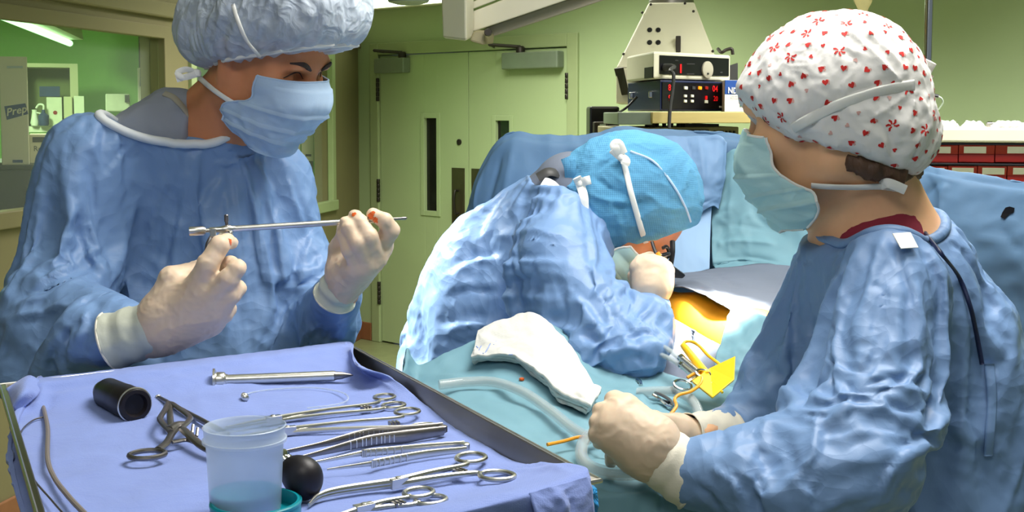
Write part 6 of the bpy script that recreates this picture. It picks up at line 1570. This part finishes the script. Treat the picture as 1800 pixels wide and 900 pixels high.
# cream monitor
cm = thing('monitor_unit', 'cream monitor with dark front and round dial, on top of the blue unit', 'monitor', W(1180, 140, 4.9))
P = cornerbox((1100, 5.15), (1147, 4.70), (1281, 5.02)); z0, z1 = yz(139, 4.7), yz(91, 4.7)
f = MB(); prism(f, P, z0, z1); bev(f.build('case', M['beige'], cm, smooth=False), .008)
q4, n = facequad(P, 0, 1, .07, .97, 0, 0, .004); f = MB(); prism(f, q4, z0 + .018, z1 - .014); f.build('front_panel', M['panel_dark'], cm, smooth=False)
fx = lambda u, z, o=.006: P[0] + (P[1] - P[0]) * u + n * o + A((0, 0, z - P[0][2]))
f = MB(); f.lathe(fx(.67, (z0 + z1) / 2 + .004), n, [(.033, -.002), (.033, .004), (.029, .006)], 28); f.build('dial', M['scrub_trim'], cm)
f = MB(); f.box(fx(.655, (z0 + z1) / 2 - .012, .013), (.012, .002, .007)); f.build('dial_mark', M['ink_dark'], cm, smooth=False)
f = MB(); f.box(fx(.325, (z0 + z1) / 2 - .003), (.006, .006, .034)); f.build('red_indicator', M['led_red'], cm, smooth=False)
for u, dz, w_ in ((.42, .018, .05), (.42, -.02, .045), (.86, .0, .01), (.27, .026, .012)):
    f = MB(); f.box(fx(u, (z0 + z1) / 2 + dz), (w_, .005, .004)); f.build('panel_marking', M['grey_dark'], cm, smooth=False)
f = MB(); q = (P[0] * .88 + P[3] * .12); f.hexa([rz(P[0] * .98 + P[3] * .02 + A((-.003, -.006, 0)), z0 + .004), rz(P[0] * .72 + P[3] * .28 + A((-.005, -.005, 0)), z0 + .004), rz(P[0] * .72 + P[3] * .28 + A((.01, .01, 0)), z0 + .004), rz(P[0] * .98 + P[3] * .02 + A((.01, .01, 0)), z0 + .004)] + [rz(P[0] * .98 + P[3] * .02 + A((-.003, -.006, 0)), z0 + .045), rz(P[0] * .72 + P[3] * .28 + A((-.005, -.005, 0)), z0 + .045), rz(P[0] * .72 + P[3] * .28 + A((.01, .01, 0)), z0 + .045), rz(P[0] * .98 + P[3] * .02 + A((.01, .01, 0)), z0 + .045)]); f.build('side_socket', M['black'], cm, smooth=False)
f = MB(); f.lathe(fx(.12, (z0 + z1) / 2 - .005), n, [(.014, 0), (.014, .03), (.008, .05)], 14); f.build('cable_plug', M['grey_dark'], cm)
pA = fx(.12, (z0 + z1) / 2 - .005, .05)
f = MB(); f.tube([pA, W(1178, 124, 4.6), W(1184, 132, 4.58), W(1182, 160, 4.58), W(1178, 188, 4.58), W(1176, 225, 4.58)], .007, 8, n=50); f.build('sensor_cable', M['grey_dark'], label='grey cable hanging from the cream monitor past the blue unit', cat='cable')
# navy instrument with red digits
bu = thing('vital_signs_unit', 'navy instrument with red digits and small keys under the cream monitor', 'monitor', W(1180, 195, 4.9))
P = cornerbox((1102, 5.15), (1159, 4.72), (1272, 4.98)); z0, z1 = yz(195, 4.72), yz(141, 4.72)
f = MB(); prism(f, P, z0, z1); bev(f.build('case', M['navy'], bu, smooth=False), .005)
q4, n = facequad(P, 0, 1, .02, .97, 0, 0, .004); f = MB(); prism(f, q4, z0 + .008, z1 - .008); f.build('front_panel', M['panel_dark'], bu, smooth=False)
X_ = unit(P[1] - P[0]); Zv = A((0, 0, 1))
fx = lambda u, py, o=.006: rz(P[0] + (P[1] - P[0]) * u + n * o, yz(py, 4.72 + .26 * u))
for s, u, py, sz in (('87', .14, 155, .034), ('9', .12, 173, .032), ('04', .82, 157, .034), ('20', .83, 174, .028)): text(s, fx(u, py), X_, Zv, sz, 'led_red', bu, 'red_digits', .0002)
for k, (u, py, w_, h_, m) in enumerate(((.36, 155, .020, .012, 'label_white'), (.48, 155, .018, .012, 'grey_dark'), (.58, 155, .018, .012, 'led_amber'), (.68, 155, .018, .012, 'red_bin'), (.355, 169, .016, .010, 'label_white'), (.46, 169, .016, .010, 'label_white'), (.355, 178, .016, .010, 'label_white'), (.46, 178, .016, .010, 'label_white'), (.68, 179, .018, .012, 'label_white'), (.91, 188, .014, .008, 'label_white'))):
    f = MB(); f.box(fx(u, py, .007), (w_, .006, h_), np.stack([X_, n, Zv], 1)); bev(f.build('key', M[m], bu, smooth=False), .0015)
f = MB(); f.box(fx(.68, 172, .007), (.006, .006, .014), np.stack([X_, n, Zv], 1)); f.build('red_mark', M['led_red'], bu, smooth=False)
nl = unit(np.cross(P[3] - P[0], Zv)); nl = nl if nl[0] < 0 else -nl
for u, dz in ((.25, .0), (.85, .0)):
    c_ = rz(P[0] + (P[3] - P[0]) * u + nl * .004, yz(167, 4.9)); f = MB(); f.box(c_, (.016, .02, .026)); bev(f.build('side_latch', M['chrome'], bu, smooth=False), .003)
# carton with white and blue print
nb = thing('electrode_box', 'white and blue supply box beside the navy instrument', 'box', W(1290, 196, 4.85))
P = cornerbox((1266, 5.0), (1272, 4.80), (1312, 4.86)); z0, z1 = yz(196, 4.8), yz(141, 4.8)
f = MB(); prism(f, P, z0, z1); f.build('box_body', M['white'], nb, smooth=False)
q4, n = facequad(P, 0, 1, 0.002, .998, 0, 0, .001); f = MB(); prism(f, q4, yz(166, 4.8), z1 - .001); f.build('blue_band', mat('band_blue', (34, 76, 150), .5), nb, smooth=False)
X_ = unit(P[1] - P[0]); fx = lambda u, py, o=.003: rz(P[0] + (P[1] - P[0]) * u + n * o, yz(py, 4.8))
text('NDM', fx(.42, 160), X_, Zv, .032, 'white', nb, 'box_lettering', .0008)
text('Disposable\nElectrodes', fx(.38, 171.5), X_, Zv, .009, 'ink_dark', nb, 'small_lettering')
f = MB(); c_ = fx(.75, 182); f.poly([c_ + X_ * a * .011 + Zv * b * .011 for a, b in ((-1, -1), (1, -1), (1, .2), (0, 1), (-1, .2))], n * .001); f.build('teal_emblem', M['ink_teal'], nb, smooth=False)
# shelf cart
sc_ = thing('equipment_cart', 'tan topped equipment cart with grey modules carrying the monitors', 'cart', W(1190, 250, 4.9)); sc_.location.z = 0; ROOTLOC[sc_.name][2] = 0
P = cornerbox((1098, 5.25), (1146, 4.62), (1420, 4.95)); zs = yz(196, 4.62); zs0 = yz(217, 4.62)
f = MB(); prism(f, P, zs0, zs - .001); bev(f.build('shelf_board', M['wood_shelf'], sc_, smooth=False), .003)
P2 = cornerbox((1060, 5.3), (1085, 4.68), (1146, 4.66)); f = MB(); prism(f, P2, zs0 - .005, zs - .003); bev(f.build('side_tray', M['closer'], sc_, smooth=False), .003)
P3 = cornerbox((1050, 5.4), (1085, 4.75), (1297, 5.0)); za, zb_ = yz(300, 4.75), yz(224, 4.75)
M['module'] = mat('module_beige', (150, 142, 108), .5, var=.06)
f = MB(); prism(f, P3, za, zb_); bev(f.build('module_case', M['module'], sc_, smooth=False), .004)
f = MB(); prism(f, P3, .06, za - .002); bev(f.build('cabinet_body', M['grey_dark'], sc_, smooth=False), .006)
q4, n = facequad(P3, 0, 1, .52, .74, 0, 0, .004); f = MB(); prism(f, q4, yz(262, 4.75), yz(229, 4.75)); f.build('dark_window', M['panel_dark'], sc_, smooth=False)
X_ = unit(P3[1] - P3[0]); fx = lambda u, py, o=.004: rz(P3[0] + (P3[1] - P3[0]) * u + n * o, yz(py, 4.75 + .25 * u))
for k in range(6):
    for r_ in range(2):
        f = MB(); f.box(fx(.79 + k * .033, 233 + r_ * 9), (.008, .006, .015), np.stack([X_, n, Zv], 1)); f.build('vent_slot', M['dark_metal'], sc_, smooth=False)
for u in (.08, .22, .36, .45):
    f = MB(); f.box(fx(u, 235), (.035, .008, .03), np.stack([X_, n, Zv], 1)); bev(f.build('module_knob', M['scrub_trim' if u in (.22, .45) else 'grey_dark'], sc_, smooth=False), .003)
for u in (.30, .37, .43, .49, .55, .62):
    f = MB(); c_ = fx(u, 224, -.05); f.tube([c_ - A((0, 0, .01)), rz(c_, zs0 + .001)], .008, 8); f.build('support_peg', M['black'], sc_)
f = MB(); c_ = fx(.28, 224, -.02); f.lathe(rz(c_, zb_ - .001), (0, 0, 1), [(.022, 0), (.018, .02), (.009, .03), (.009, zs0 - zb_ + .001)], 14); f.build('black_cone', M['black'], sc_)
for u, w_ in ((.68, .10), (.80, .09)):
    f = MB(); f.box(fx(u, 221, -.07), (w_, .06, .016), np.stack([X_, n, Zv], 1)); f.build('flat_module', M['grey_dark'], sc_, smooth=False)
bf = thing('ventilator_frame', 'black framed breathing machine left of the monitor cart', 'equipment', W(1065, 240, 5.3)); bf.location.z = 0; ROOTLOC[bf.name][2] = 0
P4 = cornerbox((1030, 6.1), (1036, 5.78), (1088, 5.82)); f = MB(); prism(f, P4, .1, yz(187, 5.78)); bev(f.build('frame', M['panel_dark'], bf, smooth=False), .01)
P5 = cornerbox((1040, 5.8), (1044, 5.70), (1068, 5.72)); f = MB(); prism(f, P5, yz(246, 5.7), yz(214, 5.7)); bev(f.build('control_box', M['dark_metal'], bf, smooth=False), .006)
f = MB(); f.box(W(1056, 220, 5.695), (.045, .02, .012)); f.build('control_slot', M['closer'], bf, smooth=False)
f = MB(); f.lathe(W(1078, 250, 5.7), (0, 0, 1), [(.028, -.06), (.03, 0), (.03, .06), (.022, .075)], 18); f.build('bellows', M['grey_dark'], bf)
f = MB(); f.tube(px3([(1084, 200, 5.0), (1100, 190, 4.9), (1112, 178, 4.95), (1120, 170, 4.95)]), .005, 8, n=30); f.build('grey_lead', M['dark_metal'], label='thin grey lead looping beside the navy instrument', cat='cable')
# red bin cart
rc = thing('bin_cart', 'cream topped cart holding rows of red bins behind the nurse', 'cart', W(1720, 300, 4.3)); rc.location.z = 0; ROOTLOC[rc.name][2] = 0
dR = lambda px: 4.55 - (px - 1600) / 300 * .18
def cartpt(px, py): return W(px, py, dR(px))
cA, cB = cartpt(1596, 350), cartpt(1960, 350); ux = unit(rz(cB - cA, 0)); nn = A((ux[1], -ux[0], 0)); nn = nn if nn[1] < 0 else -nn
Wc = np.linalg.norm(rz(cB - cA, 0)); zt_, zq = yz(224, 4.5), yz(250, 4.5)
Rc_ = np.stack([ux, nn, Zv], 1)
def cbox(mb, s0, s1, z0, z1, n0, n1): 
    return mb.hexa([rz(cA, 0) + ux * s + nn * n_ + A((0, 0, z)) for z in (z0, z1) for s, n_ in ((s0, n0), (s1, n0), (s1, n1), (s0, n1))])
f = MB(); cbox(f, 0, Wc, zq, zt_, -.45, .03); bev(f.build('cart_top', M['beige'], rc, smooth=False), .008)
f = MB(); cbox(f, .01, Wc - .01, .12, zq, -.42, -.20); f.build('cart_body', M['grey_dark'], rc, smooth=False)
f = MB(); c_ = cartpt(1704, 243) + nn * .035; f.lathe(c_ - nn * .008, nn, [(.010, 0), (.010, .006), (.006, .008)], 14); f.build('top_lock', M['dark_metal'], rc)
def bin_row(px_list, y0, y1, lab):
    for (x0, x1), has in px_list:
        s0 = np.dot(rz(cartpt(x0, 350) - cA, 0), ux); s1 = np.dot(rz(cartpt(x1, 350) - cA, 0), ux); zt2, zb2 = yz(y0, dR(x0)), yz(y1, dR(x0))
        f = MB(); cbox(f, s0, s1, zb2, zb2 + .006, -.2, 0); cbox(f, s0, s0 + .003, zb2, zt2, -.2, 0); cbox(f, s1 - .003, s1, zb2, zt2, -.2, 0); cbox(f, s0, s1, zb2, zt2 - .028, -.012, 0)
        f.hexa([rz(cA, 0) + ux * s + nn * n_ + A((0, 0, z)) for z, n0, n1 in ((zt2 - .034, -.004, .004), (zt2, .012, .020)) for s, n_ in ((s0, n0), (s1, n0), (s1, n1), (s0, n1))])
        b = bev(f.build('red_bin', M['red_bin'], rc, smooth=False), .002)
        for (l0, l1) in has:
            q0 = np.dot(rz(cartpt(l0, 350) - cA, 0), ux); q1 = np.dot(rz(cartpt(l1, 350) - cA, 0), ux); f = MB()
            f.hexa([rz(cA, 0) + ux * s + nn * n_ + A((0, 0, z)) for z, n0, n1 in ((zt2 - .030, .004, .0065), (zt2 - .006, .0165, .019)) for s, n_ in ((q0, n0), (q1, n0), (q1, n1), (q0, n1))])
            f.build('bin_label', M['label_white'], b, smooth=False)
bin_row([((1600, 1682), [(1633, 1669)]), ((1683, 1746), [(1692, 1731)]), ((1747, 1830), [(1768, 1808)]), ((1831, 1900), [(1845, 1880)])], 254, 285, 'a')
bin_row([((1600, 1664), [(1625, 1659)]), ((1665, 1716), [(1672, 1710)]), ((1717, 1768), [(1725, 1764)]), ((1769, 1824), [(1779, 1815)]), ((1825, 1900), [(1840, 1880)])], 291, 330, 'b')
f = MB(); cbox(f, 0, Wc, yz(290, 4.5), yz(286, 4.5), -.2, .022); bev(f.build('black_rail', M['panel_dark'], rc, smooth=False), .002)
f = MB(); cbox(f, 0, Wc, yz(254, 4.5), yz(251, 4.5), -.2, .024); f.build('black_rail', M['panel_dark'], rc, smooth=False)
f = MB(); f.lathe(cartpt(1622, 292) + nn * .03, Zv, [(.012, -.012), (.014, 0), (.012, .014)], 14); f.build('chrome_knob', M['chrome'], rc)
bb = thing('metal_bar', 'flat grey metal bar lying on the cream cart', 'bar', cartpt(1770, 221)); 
f = MB(); s0 = np.dot(rz(cartpt(1733, 350) - cA, 0), ux); cbox(f, s0, Wc - .1, zt_ + .0005, zt_ + .018, -.16, -.12); bev(f.build('bar', M['steel_dull'], bb, smooth=False), .003)
f = MB(); cbox(f, s0 + .004, s0 + .02, zt_ + .018, zt_ + .021, -.155, -.125); f.build('end_cap', M['dark_metal'], bb, smooth=False)
M['clear_wrap'] = mat('clear_wrap', (220, 228, 214), .2, alpha=.5, spec=.8, crease=.6, cscale=40, var=.05)
for k, (a, b_, lab) in enumerate(((1640, 1682, 'crumpled clear wrapper nearest the nurse on the cream cart'), (1688, 1728, 'crumpled clear wrapper in the middle of the cream cart'), (1740, 1800, 'long clear wrapper in front of the metal bar'))):
    s0 = np.dot(rz(cartpt(a, 350) - cA, 0), ux); s1 = np.dot(rz(cartpt(b_, 350) - cA, 0), ux); pts = []
    for i in range(4): pts.append([rz(cA, 0) + ux * (s0 + (s1 - s0) * j / 5) + nn * (-.10 + i * .035) + A((0, 0, zt_ + .004 + (.016 if i in (1, 2) and 0 < j < 5 else 0))) for j in range(6)])
    cloth('clear_wrapper', pts, 24, 36, M['clear_wrap'], None, .0006, .006, 40, k * 5, label=lab, cat='wrapper')
gl = thing('gooseneck_sensor', 'thin bent wire stand with black tip rising from the cream cart', 'stand', cartpt(1642, 222))
f = MB(); f.tube([cartpt(1642, 222), cartpt(1645, 200), cartpt(1657, 182), cartpt(1655, 173), cartpt(1648, 169)], .0028, 8, n=30); f.build('wire', M['closer'], gl)
f = MB(); f.tube([cartpt(1650, 169.5), cartpt(1641, 167.5)], .007, 8); f.build('black_tip', M['black'], gl)
# drip stand
iv = thing('drip_stand', 'tall chrome drip stand pole behind the printed cap', 'stand', W(1626, 350, 3.4)); iv.location.z = 0; ROOTLOC[iv.name][2] = 0
b0 = rz(W(1622, 350, 3.4), 0)
f = MB(); f.tube([rz(b0, .06), rz(W(1634, 0, 3.4), 2.3)], .0112, 16); f.build('pole', M['chrome'], iv)
for k in range(5):
    a = k * 1.2566; f = MB(); f.tube([rz(b0, .09), rz(b0, .07) + A((.25 * math.cos(a), .25 * math.sin(a), -.02))], .012, 8); leg_ = f.build('leg', M['chrome'], iv)
    f = MB(); f.lathe(rz(b0, .025) + A((.25 * math.cos(a) - .01, .25 * math.sin(a), 0)), (1, 0, 0), [(.012, 0), (.025, .003), (.025, .017), (.012, .02)], 14); f.build('castor', M['black'], leg_)
tp_ = rz(W(1634, 0, 3.4), 2.3)
f = MB(); f.tube([tp_ + A((-.21, 0, .04)), tp_ + A((-.19, 0, .0)), tp_, tp_ + A((.14, 0, 0)), tp_ + A((.16, 0, .04))], .006, 8, n=30); f.build('hook_bar', M['chrome'], iv)
bg = thing('drip_bag', 'amber drip bag tail hanging above the printed cap', 'bag', W(1517, 20, 3.4))
f = MB(); f.tube(px3([(1514, -110, 3.4), (1516, -30, 3.4), (1517, 0, 3.4), (1517, 14, 3.4), (1518, 26, 3.4)]), [.05, .052, .026, .016, .008], 14, n=30, flat=((0, 1, 0), .3)); f.build('bag_body', mat('drip_bag', (214, 204, 140), .25, alpha=.75, spec=.6), bg)
f = MB(); f.tube(px3([(1518, 24, 3.4), (1519, 36, 3.4), (1521, 60, 3.4)]), .004, 8); f.build('port', M['orange'], bg)
# lamp boom over the table
bm = thing('lamp_boom', 'cream ceiling boom arm with square end bracket above the doors', 'equipment', W(850, 40, 3.4))
f = MB(); f.hexa(px3([(778, 68, 3.45), (820, 73, 3.35), (833, 66, 3.45), (800, 62, 3.55), (772, -70, 3.45), (818, -70, 3.35), (834, -70, 3.45), (800, -70, 3.55)])); bev(f.build('bracket', M['beige'], bm, smooth=False), .008)
f = MB(); f.hexa(px3([(831, 56, 3.46), (1120, -42, 3.3), (1120, -42, 3.42), (831, 56, 3.58), (831, 20, 3.46), (1120, -92, 3.3), (1120, -92, 3.42), (831, 20, 3.58)])); bev(f.build('upper_beam', M['beige'], bm, smooth=False), .004)
f = MB(); f.hexa(px3([(831, 16, 3.46), (1000, -48, 3.36), (1000, -48, 3.46), (831, 16, 3.58), (831, 3, 3.46), (1000, -62, 3.36), (1000, -62, 3.46), (831, 3, 3.58)])); bev(f.build('upper_rail', M['beige'], bm, smooth=False), .003)
f = MB(); f.hexa(px3([(862, 66, 3.50), (1130, -22, 3.34), (1130, -22, 3.42), (862, 66, 3.56), (850, 50, 3.50), (1120, -44, 3.34), (1120, -44, 3.42), (850, 50, 3.56)])); bev(f.build('lower_channel', M['scrub_trim'], bm, smooth=False), .004)
f = MB(); f.hexa(px3([(824, 72, 3.42), (850, 80, 3.42), (868, 78, 3.5), (840, 70, 3.5), (832, 54, 3.42), (852, 52, 3.42), (870, 60, 3.5), (850, 50, 3.5)])); bev(f.build('knuckle', M['module'], bm, smooth=False), .006)
f = MB(); f.lathe(W(858, 57, 3.40), (0, -1, 0), [(.008, -.01), (.011, 0), (.009, .01)], 16); f.build('pivot_bolt', M['dark_metal'], bm)
f = MB(); f.tube([W(1120, -66, 3.36), A((.9, 3.5, 2.45)), A((1.0, 3.5, ZC))], .045, 14, n=20); f.build('ceiling_mount', M['beige'], bm)
# surgical lamp whose rim shows at the top of the frame
sl_ = thing('surgical_lamp', 'grey round surgical lamp just entering the frame above the doors', 'lamp', W(718, -25, 3.3))
lp_ = W(718, -30, 3.3); aim = W(1080, 560, 2.35); ld = unit(aim - lp_)
f = MB(); f.lathe(W(718, 8, 3.3), A((0, 0, 1)), [(.03, 0), (.052, .006), (.06, .02), (.06, .05), (.045, .085), (.02, .10)], 32); f.build('lamp_dome', M['closer'], sl_)
f = MB(); f.tube([W(718, 8, 3.3) + A((0, 0, .095)), W(718, -200, 3.35), A((-.3, 3.45, ZC))], .018, 12, n=20); f.build('lamp_arm', M['beige'], sl_)
def spot(name, loc, target, power, size, blend, color, r=.05):
    d = bpy.data.lights.new(name, 'SPOT'); d.energy = power; d.spot_size = math.radians(size); d.spot_blend = blend; d.color = color; d.shadow_soft_size = r
    o = bpy.data.objects.new(name, d); link(o); o.location = Vector(loc); o.rotation_euler = Vector(A(target) - A(loc)).to_track_quat('-Z', 'Y').to_euler(); return o
spot('surgical_lamp_beam', A((-.85, 2.75, 2.15)), W(800, 520, 2.5), 420, 25, .8, (1, .97, .86))
spot('second_surgical_lamp_beam', A((.55, 1.98, 2.6)), W(1262, 584, 2.22), 4600, 8.4, .9, (1, .96, .80), .04)
